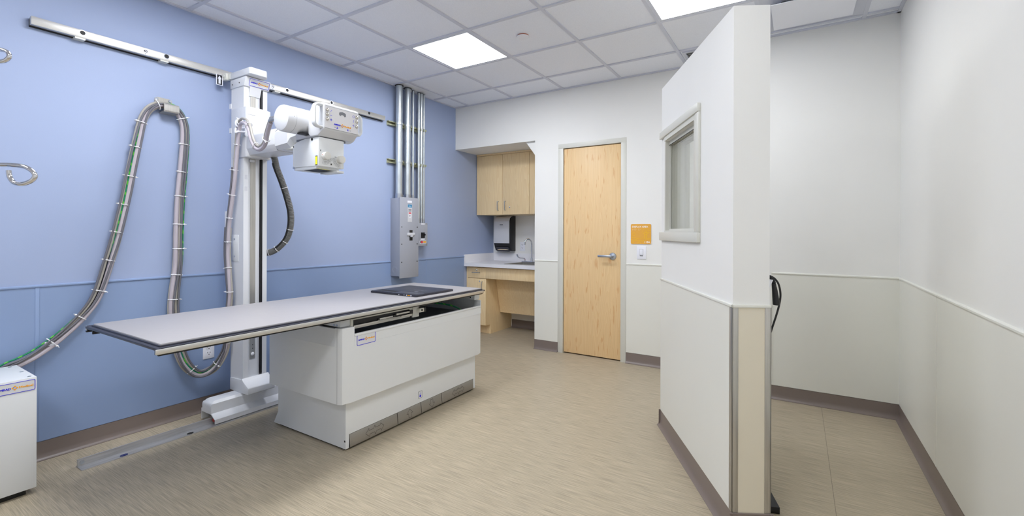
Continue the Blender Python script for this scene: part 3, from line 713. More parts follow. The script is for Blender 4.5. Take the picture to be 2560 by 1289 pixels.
# carriage wrapping the column, with the arm
ca = MB()
ca.prism([(-3.345, 1.668), (-3.172, 1.668), (-3.158, 1.674), (-3.158, 1.796), (-3.175, 1.845), (-3.345, 1.845)], 'z', 1.748, 2.090, .003)
part('carriage', ca, 'shell2', ts)
part('carriage_seam', MB().box(-3.1585, -3.157, 1.674, 1.73, 2.036, 2.0372), 'greyink', ts)
arm = MB().prism([(1.672, 1.800), (1.690, 1.760), (1.83, 1.760), (1.85, 1.80), (1.85, 1.885), (1.83, 1.905), (1.690, 1.905), (1.672, 1.885)], 'x', -3.17, -2.832, .004)
part('arm', arm, 'shell2', ts)
part('arm_joint', MB().prism([(1.676, 1.80), (1.692, 1.764), (1.828, 1.764), (1.846, 1.80), (1.846, 1.882), (1.828, 1.901), (1.692, 1.901), (1.676, 1.882)], 'x', -2.833, -2.828), 'greyink', ts)
b = bmesh.new()
def oct_(x, y0, y1, z0, z1, c): return [(x, y0+c, z0), (x, y1-c, z0), (x, y1, z0+c), (x, y1, z1-c), (x, y1-c, z1), (x, y0+c, z1), (x, y0, z1-c), (x, y0, z0+c)]
yk = MB()._merge(loft([oct_(-2.829, 1.674, 1.848, 1.764, 1.90, .022), oct_(-2.70, 1.674, 1.848, 1.768, 1.90, .028), oct_(-2.685, 1.685, 1.838, 1.80, 1.90, .028), oct_(-2.60, 1.695, 1.828, 1.815, 1.90, .03)]))
part('yoke', yk, 'shell2', ts)
part('yoke_foot', MB().box(-2.76, -2.64, 1.70, 1.82, 1.7605, 1.772, .002).cyl((-2.72, 1.72, 1.757), (-2.72, 1.72, 1.761), .004, seg=10).cyl((-2.68, 1.76, 1.757), (-2.68, 1.76, 1.761), .004, seg=10), 'frame', ts)
TXC, TZ = -2.52, 1.897
tu = MB()
R_ = .0765
prof = [(0, 0), (R_-.014, 0), (R_-.004, .004), (R_, .014), (R_, .045), (R_+.0006, .046), (R_+.0006, .40), (R_, .41), (R_, .47), (R_-.006, .482), (0, .484)]
part('tube_housing', MB().lathe(prof, (TXC, 1.522, TZ), (0, 1, 0), 48), 'shell2', ts)
part('housing_seam', MB().lathe([(R_+.0007, 0), (R_+.0012, .0006), (R_+.0007, .0012)], (TXC, 1.575, TZ), (0, 1, 0), 48).ball((TXC+.073, 1.560, TZ+.005), .004), 'greyink', ts)
part('trunnion', MB()._merge(loft([oct_(-2.62, 1.690, 1.832, 1.82, 1.905, .03), oct_(-2.52, 1.675, 1.85, 1.815, 1.905, .03), oct_(-2.44, 1.66, 1.87, 1.825, 1.905, .03)])).prism([(-2.60, 1.800), (-2.40, 1.800), (-2.40, 1.85), (-2.60, 1.85)], 'y', 1.668, 1.86, .006), 'shell2', ts)
part('trunnion_clip', MB().box(-2.50, -2.445, 1.612, 1.672, 1.815, 1.8255, .003), 'black', ts)
part('swivel_plate', MB().box(-2.60, -2.38, 1.672, 1.86, 1.790, 1.801, .002), 'greyink', ts)
gl = part('cable_gland', MB().cyl((-2.588, 1.538, 1.905), (-2.635, 1.538, 1.905), .017, seg=18).cyl((-2.63, 1.538, 1.905), (-2.652, 1.538, 1.895), .013, seg=14), 'nickel', ts)
# control panel
PX = -2.30
cp = MB()
cp.prism([(PX-.09, 1.988), (PX-.02, 1.988), (PX-.002, 1.976), (PX, 1.970), (PX, 1.842), (PX-.006, 1.832), (PX-.06, 1.803), (PX-.13, 1.803), (PX-.15, 1.82), (PX-.15, 1.93), (PX-.12, 1.975)], 'y', 1.650, 1.893, .004)
cpn = part('control_panel', cp, 'shell2', ts)
part('panel_face', MB().box(PX, PX+.0012, 1.656, 1.888, 1.840, 1.968), mat('panel_overlay', (222, 221, 224), .4), cpn)
for zz in (1.9670, 1.8396): part('panel_border', MB().box(PX+.0006, PX+.0016, 1.656, 1.888, zz, zz+.0013), 'greyink', cpn)
for zz in (1.945, 1.919, 1.892):
    part('button', MB().lathe([(0, .006), (.006, .006), (.0095, .004), (.010, 0)], (PX+.001, 1.669, zz), (1, 0, 0), 20), 'nickel', cpn)
for zz in (1.943, 1.916, 1.886):
    part('button', MB().lathe([(0, .006), (.006, .006), (.0095, .004), (.010, 0)], (PX+.001, 1.876, zz), (1, 0, 0), 20), 'nickel', cpn)
FX = PX+.0013
sy = MB()
def seg2(a, b_, w=.0022):
    outline(sy, [a, b_], w, 0, False)
m0 = plane_mtx((FX, 0, 0), (0, 1, 0), (0, 0, 1))
seg2((1.692, 1.939), (1.700, 1.949)); seg2((1.690, 1.918), (1.701, 1.918)); seg2((1.689, 1.892), (1.703, 1.892)); seg2((1.696, 1.885), (1.696, 1.899)); seg2((1.691, 1.887), (1.701, 1.897), .0014); seg2((1.691, 1.897), (1.701, 1.887), .0014)
outline(sy, [(1.853+.007*math.cos(a*PI/8), 1.943+.007*math.sin(a*PI/8)) for a in range(16)], .0016, 0)
seg2((1.853, 1.909), (1.853, 1.923)); seg2((1.846, 1.888), (1.860, 1.888)); seg2((1.853, 1.881), (1.853, 1.895))
for cy_ in (1.737, 1.812):
    sy.prism([(cy_-.005, 1.848), (cy_+.005, 1.848), (cy_+.005, 1.853), (cy_-.005, 1.853)], 'z', 0, .0005).prism([(cy_+.003*math.cos(a*PI/5), 1.857+.003*math.sin(a*PI/5)) for a in range(10)], 'z', 0, .0005)
part('panel_symbols', sy.xf(m0), 'logoblue', cpn)
part('panel_symbols', MB().box(FX-.0005, FX, 1.716, 1.727, 1.8525, 1.856).box(FX-.0005, FX, 1.823, 1.834, 1.850, 1.8535), 'greyink', cpn)
part('angle_window', MB().prism([(1.750, 1.944), (1.754, 1.949), (1.772, 1.953), (1.792, 1.950), (1.797, 1.944), (1.797, 1.931), (1.789, 1.926), (1.782, 1.934), (1.772, 1.936), (1.764, 1.933), (1.758, 1.927), (1.750, 1.934)], 'x', FX-.0006, FX+.0008), 'display', cpn, 'grey bubble window')
logo(cpn, (FX, 1.773, 1.871), (0, 1, 0), (0, 0, 1), .118)
for yy, d, st in ((1.650, -1, .048), (1.893, 1, .036)):
    a_ = yy + d*st; zt, zb = (1.972, 1.846) if d < 0 else (1.962, 1.843)
    pts = [(0, yy-d*.004, zt), (0, yy+d*st*.5, zt), (0, a_-d*.008, zt-.006), (0, a_, zt-.022), (0, a_, (zt+zb)/2), (0, a_, zb+.022), (0, a_-d*.008, zb+.006), (0, yy+d*st*.5, zb), (0, yy-d*.004, zb)]
    hm = MB().tube(pts, .0088 if d < 0 else .0078, 14, smooth=5).xf(Matrix.Translation((PX-.026, 0, 0)) @ Matrix.Diagonal((1.9, 1, 1, 1)))
    part('grab_handle', hm, 'shell', cpn, 'rounded grab handle')
# collimator
KX0, KX1, KY0, KY1, KZ0, KZ1 = -2.62, -2.368, 1.663, 1.838, 1.627, 1.797
co = MB().prism([(KX0, KZ0+.006), (KX0, KZ1-.03), (KX0+.04, KZ1-.012), (KX0+.12, KZ1), (KX1, KZ1), (KX1, KZ0)], 'y', KY0, KY1, .003)
col = part('collimator', co, 'shell', ts)
part('collimator_skirt', MB().box(KX0+.006, KX1-.03, KY0+.006, KY1-.01, KZ0-.012, KZ0+.004, .002).box(KX0+.09, KX0+.25, KY1-.05, KY1+.002, KZ0-.026, KZ0-.014, .001), 'shell', col)
part('lens', MB().box(KX0+.07, KX1-.05, KY0+.03, KY1-.04, KZ0-.0135, KZ0-.011), 'gap', col)
part('corner_screw', MB().cyl((KX0+.010, KY0-.003, KZ0+.004), (KX0+.010, KY0+.001, KZ0+.004), .007, seg=14), 'satin', col)
part('corner_screw', MB().cyl((KX0+.008, KY0-.002, KZ1-.038), (KX0+.008, KY0+.001, KZ1-.038), .004, seg=10).cyl((KX0+.19, KY0-.003, KZ1-.01), (KX0+.19, KY0+.001, KZ1-.01), .008, seg=12), 'gap', col)
ws = part('warning_label', MB().box(KX1-.030, KX1-.010, KY0-.0008, KY0, KZ0+.004, KZ0+.060), 'ink', col, 'yellow warning sticker')
part('label_field', MB().box(KX1-.0285, KX1-.0115, KY0-.0013, KY0-.0005, KZ0+.0095, KZ0+.0555), 'yellow', ws)
part('laser_print', MB().box(KX1-.04, KX1-.03, KY0+.02, KY0+.10, KZ0-.0125, KZ0-.0118), 'yellow', col)
for yy, zz in ((1.704, 1.689), (1.806, 1.680)):
    k = part('dial_knob', MB().cyl((KX1, yy, zz), (KX1+.030, yy, zz), .0235, .0225, 32, .002), 'knob', col, 'round ivory dial')
    part('pointer_line', MB().box(KX1+.0003, KX1+.0012, yy-.034, yy-.022, zz+.012, zz+.0145) if yy > 1.75 else MB().box(KX1+.008, KX1+.012, yy-.0238, yy-.0228, zz+.004, zz+.007), 'ink' if yy > 1.75 else 'red', k)
    sc = MB()
    for rr in (.033, .042, .049):
        a0, a1 = (250, 350) if yy < 1.75 else (175, 275)
        outline(sc, [(yy+rr*math.cos(math.radians(a0+(a1-a0)*q/14)), zz+rr*math.sin(math.radians(a0+(a1-a0)*q/14))) for q in range(15)], .0008, 0, False)
    for q in range(8):
        a = math.radians(a0+(a1-a0)*q/7)
        outline(sc, [(yy+.031*math.cos(a), zz+.031*math.sin(a)), (yy+.045*math.cos(a), zz+.045*math.sin(a))], .0012, 0, False)
    part('dial_scale', sc.xf(plane_mtx((KX1+.0006, 0, 0), (0, 1, 0), (0, 0, 1))), 'greyink', col)
part('panel_symbols', MB().box(KX1, KX1+.0006, 1.672, 1.680, 1.714, 1.716).box(KX1, KX1+.0006, 1.672, 1.680, 1.720, 1.722).box(KX1, KX1+.0006, 1.675, 1.677, 1.716, 1.720).box(KX1, KX1+.0006, 1.744, 1.752, 1.640, 1.650), 'ink', col)
# hook that carries the cables
hk = part('cable_hook', MB().box(-3.182, -3.158, 1.664, 1.669, 1.885, 1.995, .002).tube([(-3.17, 1.665, 1.945), (-3.17, 1.645, 1.94), (-3.17, 1.612, 1.945), (-3.17, 1.606, 1.965), (-3.17, 1.612, 1.985)], .006, 8, smooth=4).tube([(-3.17, 1.665, 1.915), (-3.17, 1.62, 1.91), (-3.17, 1.604, 1.90), (-3.17, 1.606, 1.93)], .006, 8, smooth=4), 'plate', ts)
for zz in (1.992, 1.89): part('hook_screw', MB().cyl((-3.17, 1.660, zz), (-3.17, 1.666, zz), .006, seg=12), 'satin', hk)
for zz in (1.60, 1.52): part('pictogram', MB().box(CX1, CX1+.0008, CY0+.008, CY0+.026, zz, zz+.03), 'silver', ts)
part('strip_stop', MB().box(CX1-.012, CX1+.002, CY0+.04, CY0+.075, 1.722, 1.738, .002), 'shell2', ts)

# corrugated hose
hp = [(-3.12, 1.80, 1.80), (-3.115, 1.835, 1.765), (-3.11, 1.853, 1.690), (-3.11, 1.893, 1.594), (-3.11, 1.928, 1.497), (-3.12, 1.965, 1.383), (-3.13, 1.971, 1.283), (-3.16, 1.962, 1.195), (-3.20, 1.928, 1.130), (-3.24, 1.893, 1.095), (-3.29, 1.855, 1.085), (-3.33, 1.842, 1.085)]
pv = catmull([Vector(p) for p in hp], 60)
hs = thing('corrugated_hose', 'grey corrugated cable hose hanging behind the tube arm', 'hose', (-3.12, 1.9, 1.08))
part('hose', MB().tube(pv, .021, 14, rf=lambda f: .0208 + .0016*math.sin(f*760)), 'hose', hs)
part('inner_cable', MB().tube([p + Vector((.004, -.024, 0)) for p in pv[100:500:3]], .006, 8), 'black', hs, 'black cable tied along the hose')
for q in (205, 375, 440, 500, 555):
    p, tgt = pv[q], (pv[q+2]-pv[q-2]).normalized()
    part('cable_tie', MB().lathe([(.0245, -.002), (.027, -.002), (.027, .002), (.0245, .002)], p, tgt, 20), 'tie', hs)

# ------------------------------------------------------------------ cable run
WX = -3.437
wall_run = [(WX, .56, .50), (WX, .62, .54)] + [(WX, y, z) for y, z in ((.667, .558), (.731, .594), (.82, .668), (.911, .769), (.973, .877), (1.025, 1.071), (1.058, 1.212), (1.099, 1.428), (1.13, 1.624), (1.165, 1.825), (1.187, 1.935), (1.218, 2.003), (1.266, 2.044), (1.315, 2.050), (1.371, 2.030), (1.408, 1.961), (1.416, 1.857), (1.404, 1.657), (1.389, 1.446), (1.383, 1.236), (1.381, 1.027), (1.363, .859), (1.357, .743), (1.369, .585), (1.396, .449), (1.438, .347))]
low = [(-3.425, 1.503, .285), (-3.40, 1.575, .305), (-3.37, 1.625, .385)]
up_ = [(-3.345, 1.64, .48), (-3.331, 1.64, .658), (-3.31, 1.64, .811), (-3.322, 1.64, .934), (-3.339, 1.64, 1.099), (-3.324, 1.64, 1.292), (-3.288, 1.64, 1.456), (-3.258, 1.64, 1.592), (-3.238, 1.64, 1.726), (-3.213, 1.637, 1.859), (-3.188, 1.632, 1.931), (-3.160, 1.628, 1.966), (-3.125, 1.622, 1.974)]
over = [(-3.085, 1.612, 1.968), (-3.03, 1.603, 1.950), (-2.985, 1.598, 1.905), (-2.958, 1.598, 1.838), (-2.918, 1.60, 1.784), (-2.869, 1.60, 1.764), (-2.80, 1.592, 1.784), (-2.74, 1.572, 1.838), (-2.69, 1.556, 1.876), (-2.652, 1.542, 1.893)]
full = [Vector(p) for p in wall_run+low+up_+over]
nw, nl, nu = len(wall_run), len(low), len(up_)
K = 8
path = catmull(full, K)
def outv(i):
    c = i/K
    if c < nw-1: return Vector((1, 0, 0))
    f = min(1, (c-(nw-1))/nl)
    return Vector((1-f, -f, 0)).normalized()
frames = []
for i, p in enumerate(path):
    tg_ = (path[min(i+1, len(path)-1)]-path[max(i-1, 0)]).normalized(); o = outv(i); o = (o - tg_*o.dot(tg_)).normalized(); frames.append((p, tg_, tg_.cross(o), o))
bu = thing('cable_bundle', 'tied bundle of grey and green cables looping down the blue wall', 'cable bundle', (WX, 1.2, .3))
iend = (nw+nl)*K
def strand(a, b_, off, outo, r, amp, ph, m, name='cable', label=None):
    pts = []
    for i in range(a, b_):
        p, tg_, nrm, o = frames[i]
        wv = amp*math.sin(i*.043+ph)
        pts.append(p + nrm*(off+wv) + o*outo)
    part(name, MB().tube(pts, r, 10), m, bu, label)
N_ = len(path)
strand(0, N_, .011, .002, .0125, .005, 0, 'cable', label='thick mauve grey cable')
strand(0, N_, -.010, .004, .0085, .006, 1.2, 'cable2', label='warm grey cable')
strand(0, iend+62, -.010, .0145, .0060, .014, 2.2, 'cable3', label='dark grey cable')
strand(0, iend+40, .002, .0135, .0062, .019, 4.6, 'cable3', label='dark grey cable')
strand(0, iend+24, -.014, .0035, .0045, .012, 4.3, 'green', label='green and yellow earth wire')
strand(0, iend+40, .022, -.008, .0060, .006, 5.1, 'cable2', label='warm grey cable')
strand(0, (nw-2)*K, .000, -.014, .0050, .014, .7, 'black', label='thin black cable')
acc, last = 0, .10
for i in range(1, N_-6):
    acc += (path[i]-path[i-1]).length
    if acc-last > (.158 if i < nw*K else .16):
        last = acc
        p, tg_, nrm, o = frames[i]
        w_ = .031 if i < iend+20 else .024
        ring = [p + nrm*w_*math.cos(a*PI/10) + o*(.0195*math.sin(a*PI/10)) for a in range(20)]
        ctm = MB().tube(ring, .0028, 6, closed=True)
        sd = random.choice((-1, 1)); e = p + nrm*sd*w_*.9 + o*.012
        ctm.ball(e, .0065, 1, 1, .8).tube([e, e + nrm*sd*.012 + o*.006], .002, 6)
        part('cable_tie', ctm, 'tie', bu, 'white cable tie')
part('cable_label', MB().box(WX+.012, WX+.0145, .755, .790, .622, .645).xf(Matrix.Identity(4)), 'plate', bu)

t = thing('cable_clamp', 'small metal cable clamp screwed to the blue wall at the loop top', 'clamp', (XL, 1.33, 2.05))
part('clamp_tab', MB().prism([(1.262, 2.074), (1.270, 2.066), (1.350, 2.070), (1.362, 2.078), (1.358, 2.096), (1.345, 2.100), (1.28, 2.102), (1.266, 2.094)], 'x', XL, XL+.004), 'steelv', t)
part('clamp_saddle', MB().prism([(XL, 1.998), (XL+.075, 2.002), (XL+.080, 2.010), (XL+.080, 2.044), (XL+.074, 2.054), (XL, 2.058), (XL, 2.052), (XL+.070, 2.047), (XL+.073, 2.042), (XL+.073, 2.012), (XL+.069, 2.008), (XL, 2.004)], 'y', 1.288, 1.372), 'steelv', t)
for yy in (1.275, 1.348): part('screw', MB().lathe([(0, .005), (.006, .005), (.009, .001), (.009, 0)], (XL+.004, yy, 2.088), (1, 0, 0), 16), 'satin', t)

# generator cabinet
gx0, gx1, gy0, gy1 = -3.405, -3.055, -.02, .648
t = thing('generator_cabinet', 'white metal generator cabinet cut off by the left picture edge', 'cabinet', (-3.23, .3, 0))
part('cabinet_body', MB().box(gx0, gx1, gy0, gy1, .03, .553, .003), 'shell', t)
part('foot', MB().box(gx0+.03, gx1-.03, gy0+.03, gy1-.03, 0, .031), 'gap', t)
logo(t, (gx1+.0005, .576, .519), (0, 1, 0), (0, 0, 1), .115, (.134, .050))
for xx, yy in ((gx1-.028, .628), (gx1-.16, .628), (gx0+.03, .618)): part('screw', MB().cyl((xx, yy, .552), (xx, yy, .5545), .007, seg=12), 'satin', t)

# stand with chrome arms at the left edge
t = thing('accessory_stand', 'stand with two curled chrome arms at the left picture edge', 'stand', (-2.50, .20, 0))
part('stand_pole', MB().cyl((-2.50, .20, .03), (-2.50, .20, 2.0), .02, seg=20), 'wallstand', t)
part('stand_base', MB().lathe([(0, 0), (.22, 0), (.22, .012), (.03, .035), (0, .035)], (-2.50, .20, 0), (0, 0, 1), 36), 'wallstand', t)
low_a = [(-2.50, .20, 1.458), (-2.36, .29, 1.459), (-2.219, .383, 1.459), (-2.186, .404, 1.458), (-2.153, .425, 1.453), (-2.131, .439, 1.438), (-2.124, .444, 1.422), (-2.133, .437, 1.406), (-2.158, .421, 1.396), (-2.180, .407, 1.401), (-2.192, .400, 1.418), (-2.196, .398, 1.440)]
part('chrome_arm', MB().tube(low_a, .0072, 14, smooth=6), 'chrome', t, 'curled chrome arm')
up_a = [(-2.50, .20, 1.835), (-2.36, .29, 1.838), (-2.235, .373, 1.837), (-2.209, .390, 1.833), (-2.198, .397, 1.824), (-2.196, .398, 1.812), (-2.206, .391, 1.800), (-2.225, .379, 1.796), (-2.25, .362, 1.797), (-2.27, .349, 1.803)]
part('chrome_arm', MB().tube(up_a, .0066, 14, smooth=6), 'chrome', t, 'curled chrome arm')
# ------------------------------------------------------------------ electrical boxes and conduits
t = thing('disconnect_box', 'tall grey electrical disconnect box on the blue wall', 'electrical box', (XL, 3.39, .78))
bx = part('box_body', MB().box(XL, -3.352, 3.262, 3.520, .80, 1.582, .002), 'greybox', t)
part('box_cover', MB().box(-3.352, -3.346, 3.258, 3.524, .780, 1.592, .002), 'greybox', t)
for yy in (3.285, 3.503):
    for zz in (1.35, 1.185, .985) if False else (1.352, 1.18, 1.0): part('cover_screw', MB().cyl((-3.346, yy, zz-.06), (-3.344, yy, zz-.06), .006, seg=10), 'gap', t)
kn = MB()
for rr in (.036, .026): kn.lathe([(rr-.003, 0), (rr-.003, .002), (rr+.001, .002), (rr+.001, 0)], (-3.418, 3.262, .865), (0, -1, 0), 28)
part('knockout', kn, 'greybox', t)
hl = part('switch_handle', MB().box(-3.346, -3.335, 3.355, 3.462, 1.205, 1.235, .006), 'silver', t, 'grey switch lever')
part('switch_well', MB().box(-3.3465, -3.3455, 3.392, 3.436, 1.155, 1.262), 'gap', t)
part('switch_tongue', MB().box(-3.346, -3.330, 3.400, 3.428, 1.190, 1.215, .003), 'silver', hl)
lb = part('rating_label', MB().box(-3.346, -3.3452, 3.366, 3.428, 1.345, 1.522), 'silver', t, 'rating label with blue top')
part('label_field', MB().box(-3.3453, -3.3448, 3.368, 3.426, 1.492, 1.520), 'tealblue', lb)
part('label_field', MB().box(-3.3453, -3.3448, 3.380, 3.414, 1.428, 1.440), 'red', lb)
part('label_field', MB().box(-3.3453, -3.3448, 3.380, 3.414, 1.388, 1.427), 'plate', lb)
part('label_print', MB().prism([(3.397, 1.420), (3.390, 1.410), (3.394, 1.410), (3.394, 1.396), (3.400, 1.396), (3.400, 1.410), (3.404, 1.410)], 'x', -3.3449, -3.3444).box(-3.3453, -3.3446, 3.376, 3.418, 1.470, 1.474).box(-3.3453, -3.3446, 3.376, 3.418, 1.460, 1.464).box(-3.3449, -3.3444, 3.376, 3.418, 1.450, 1.453), 'ink', lb)
part('label_print', MB().box(-3.3449, -3.3444, 3.378, 3.416, 1.503, 1.509), 'plate', lb)
part('name_strip', MB().box(-3.346, -3.3453, 3.362, 3.425, 1.538, 1.560), 'plate', t)

t = thing('breaker_box', 'small grey breaker box beside the tall disconnect box', 'electrical box', (XL, 3.64, 1.1))
part('box_body', MB().box(XL, -3.398, 3.560, 3.708, 1.10, 1.335, .002), 'greybox', t)
part('box_cover', MB().box(-3.398, -3.394, 3.556, 3.712, 1.095, 1.340, .0015), 'greybox', t)
sw = part('breaker_switch', MB().box(-3.394, -3.390, 3.612, 3.666, 1.180, 1.238), 'black', t, 'black breaker switch')
part('toggle', MB().box(-3.390, -3.374, 3.650, 3.664, 1.205, 1.222, .002), 'black', sw)
part('name_strip', MB().box(-3.394, -3.3933, 3.612, 3.668, 1.322, 1.335).box(-3.394, -3.3933, 3.606, 3.668, 1.160, 1.172), 'plate', t)
wl_ = part('warning_label', MB().box(-3.394, -3.3933, 3.590, 3.692, 1.122, 1.150), 'plate', t)
part('label_field', MB().box(-3.3934, -3.3928, 3.610, 3.640, 1.124, 1.148), 'red', wl_)
part('label_field', MB().box(-3.3934, -3.3928, 3.594, 3.606, 1.128, 1.145), 'ink', wl_)
part('label_field', MB().box(-3.3934, -3.3928, 3.645, 3.688, 1.126, 1.146), 'orange', wl_)
for yy, zz in ((3.568, 1.33), (3.70, 1.33), (3.568, 1.105), (3.70, 1.105)): part('cover_screw', MB().cyl((-3.394, yy, zz), (-3.392, yy, zz), .005, seg=10), 'satin', t)

CXP = -3.413
pipes = ((3.310, .033, 1.583, 'thick galvanised conduit, leftmost of the six on the blue wall'),
         (3.428, .031, 1.583, 'thick galvanised conduit, second from the left on the blue wall'),
         (3.506, .0125, 1.583, 'thin galvanised conduit standing alone just right of the two thick ones'),
         (3.593, .0145, 1.341, 'thin galvanised conduit, leftmost of the tight trio above the breaker box'),
         (3.632, .017, 1.341, 'middle conduit of the tight trio running down to the breaker box'),
         (3.670, .0115, 1.341, 'rightmost and thinnest conduit of the six on the blue wall'))
for yy, r, z0, lab in pipes:
    t = thing('conduit', lab, 'conduit', (CXP, yy, z0), 'galvanised conduits on the blue wall')
    part('pipe', MB().cyl((CXP, yy, z0+.005), (CXP, yy, ZC-.003), r, seg=28), 'galv', t)
    part('coupling', MB().cyl((CXP, yy, z0), (CXP, yy, z0+.045), r+(.004 if r > .02 else .0025), seg=28), 'satin', t)
    if r > .02:
        for dz_ in (.03, .014): part('set_screw', MB().cyl((CXP+r*.5, yy+r+.001, z0+dz_), (CXP+r*.5+.004, yy+r+.01, z0+dz_), .004, seg=8), 'satin', t)
    part('ceiling_collar', MB().lathe([(r+.0005, 0), (r+(.010 if r > .02 else .003), 0), (r+(.010 if r > .02 else .003), .003), (r+.0005, .003)], (CXP, yy, ZC-.005), (0, 0, 1), 28), 'gap', t)
for zc, lab in ((2.331, 'upper yellow zinc strut channel holding the conduits'), (1.953, 'lower yellow zinc strut channel holding the conduits')):
    t = thing('strut_channel', lab, 'strut channel', (XL, 3.48, zc), 'strut channels behind the conduits')
    part('channel', MB().prism([(XL, zc-.021), (XL+.03, zc-.021), (XL+.03, zc-.011), (XL+.027, zc-.011), (XL+.027, zc-.018), (XL+.004, zc-.018), (XL+.004, zc+.018), (XL+.027, zc+.018), (XL+.027, zc+.011), (XL+.03, zc+.011), (XL+.03, zc+.021), (XL, zc+.021)], 'y', 3.205, 3.735), 'zinc', t)
    for yy, r, z0, _ in pipes:
        b2 = MB()
        pts = [(CXP + (r+.003)*math.cos(a), yy + (r+.003)*math.sin(a)) for a in [math.radians(-110+220*k/14) for k in range(15)]]
        for (a_, b_) in zip(pts, pts[1:]):
            b2.prism([a_, b_, (CXP+(b_[0]-CXP)*1.05, yy+(b_[1]-yy)*1.05), (CXP+(a_[0]-CXP)*1.05, yy+(a_[1]-yy)*1.05)], 'z', zc-.010, zc+.010)
        pc = part('pipe_clamp', b2, 'galv', t)
        part('clamp_bolt', MB().cyl((CXP+.004, yy+r+.002, zc), (CXP+.004, yy+r+(.022 if r > .02 else .008), zc), .005, seg=10).box(CXP-.012, CXP+.020, yy+r+.003, yy+r+.008, zc-.012, zc+.012), 'zinc', pc)

# plates and outlets on the blue wall
t = thing('wall_plate', 'white blank plate on the blue wall behind the column', 'wall plate', (XL, 1.72, 1.16))
part('plate', MB().box(XL, XL+.02, 1.688, 1.78, 1.158, 1.386, .002), 'shell2', t)
def outlet(o, u, n, label):
    o, u, n = Vector(o), Vector(u), Vector(n); v = Vector((0, 0, 1))
    t = thing('wall_outlet', label, 'outlet', o)
    mt = Matrix((u, v, n)).transposed().to_4x4(); mt.translation = o
    part('plate', MB().box(-.036, .036, -.058, .058, 0, .006, .002).xf(mt), 'plate', t)
    for s in (-1, 1):
        r = part('socket', MB().prism(rrect(.034, .030, .010), 'z', .004, .008).xf(mt @ Matrix.Translation((0, s*.020, 0))), 'plate', t)
        part('slots', MB().box(-.010, -.007, .0, .010, .0075, .0085).box(.006, .009, .0, .008, .0075, .0085).cyl((0, -.008, .0075), (0, -.008, .0085), .003, seg=10).xf(mt @ Matrix.Translation((0, s*.020, 0))), 'gap', r)
outlet((XL+.004, 1.583, .417), (0, 1, 0), (1, 0, 0), 'white duplex wall outlet low on the blue wall under the table top')
outlet((-3.022, RY, 1.06), (1, 0, 0), (0, -1, 0), 'white duplex wall outlet beside the faucet in the sink recess')

# ------------------------------------------------------------------ sink recess
def pull(par, p, axis, ln, out):
    # wire pull centred on p along axis, standing off along out
    p, a, o = Vector(p), Vector(axis), Vector(out)
    return part('handle', MB().tube([p-a*ln/2, p-a*ln/2+o*.018, p-a*(ln/2-.010)+o*.027, p+a*(ln/2-.010)+o*.027, p+a*ln/2+o*.018, p+a*ln/2], .0042, 8, smooth=3), 'satin', par, 'satin metal pull')
def lock(par, p, out=(0, -1, 0)):
    return part('lock', MB().lathe([(0, .006), (.006, .006), (.009, .004), (.010, 0)], p, out, 16), 'chrome', par, 'round chrome lock')
UF = 4.71
t = thing('wall_cabinet', 'maple wall cabinet with three doors above the paper towel dispenser', 'cabinet', (-2.93, 4.9, 1.46))
part('carcass', MB().box(-3.472, -2.40, UF+.02, RY-.001, 1.461, 2.200).box(-3.472, -2.40, UF-.004, UF+.02, 2.203, 2.224), 'wood', t)
for a, b, h_ in ((-3.471, -3.084, 'r'), (-3.080, -2.702, 'l'), (-2.698, -2.402, None)):
    d = part('door', MB().box(a, b, UF, UF+.019, 1.460, 2.200, .0012), 'wood', t)
    if h_ == 'r': pull(d, (-3.140, UF, 1.568), (0, 0, 1), .108, (0, -1, 0))
    if h_ == 'l': pull(d, (-3.034, UF, 1.568), (0, 0, 1), .108, (0, -1, 0)); lock(d, (-2.975, UF, 1.548))
LF = 4.51
t = thing('base_cabinet', 'narrow maple base cabinet with a drawer left of the knee space', 'cabinet', (-3.33, 4.8, 0))
part('carcass', MB().prism([(LF+.02, .115), (LF+.11, .115), (LF+.11, 0), (RY-.001, 0), (RY-.001, .815), (LF+.02, .815)], 'x', -3.472, -3.190), 'wood', t)
part('filler', MB().box(-3.476, -3.462, LF+.002, LF+.02, .118, .815), 'wood', t)
d = part('drawer', MB().box(-3.460, -3.186, LF, LF+.019, .684, .812, .0012), 'wood', t); pull(d, (-3.326, LF, .752), (1, 0, 0), .105, (0, -1, 0)); lock(d, (-3.322, LF, .782))
d = part('door', MB().box(-3.460, -3.186, LF, LF+.019, .118, .679, .0012), 'wood', t); pull(d, (-3.232, LF, .590), (0, 0, 1), .105, (0, -1, 0)); lock(d, (-3.275, LF, .647))
t = thing('sink_apron', 'maple apron and sloping knee panel under the sink', 'apron panel', (-2.8, 4.7, .235))
part('apron', MB().box(-3.183, RX-.001, LF-.004, LF+.016, .684, .816, .0012), 'wood', t)
part('knee_panel', MB().prism([(4.715, .684), (4.733, .684), (4.845, .235), (4.827, .235)], 'x', -3.184, RX-.001), 'wood', t)
CF, CT = 4.458, .866
sx0, sx1, sy0, sy1 = -2.945, -2.47, 4.545, 4.985
t = thing('countertop', 'white solid surface countertop with backsplash in the sink recess', 'countertop', (-2.93, 4.8, .826))
c = MB()
c.box(XL, sx0+.015, CF, RY, .826, CT).box(sx1-.015, RX-.001, CF, RY, .826, CT).box(sx0+.015, sx1-.015, CF, sy0+.015, .826, CT).box(sx0+.015, sx1-.015, sy1-.015, RY, .826, CT)
part('counter_slab', c, 'counter', t)
part('backsplash', MB().box(XL, XL+.014, CF, RY, CT-.002, .967, .001).box(XL+.014, RX-.001, RY-.014, RY, CT-.002, .967, .001), 'counter', t)
t = thing('sink', 'stainless steel drop-in sink set in the white countertop', 'sink', (-2.7, 4.76, CT))
s = MB()
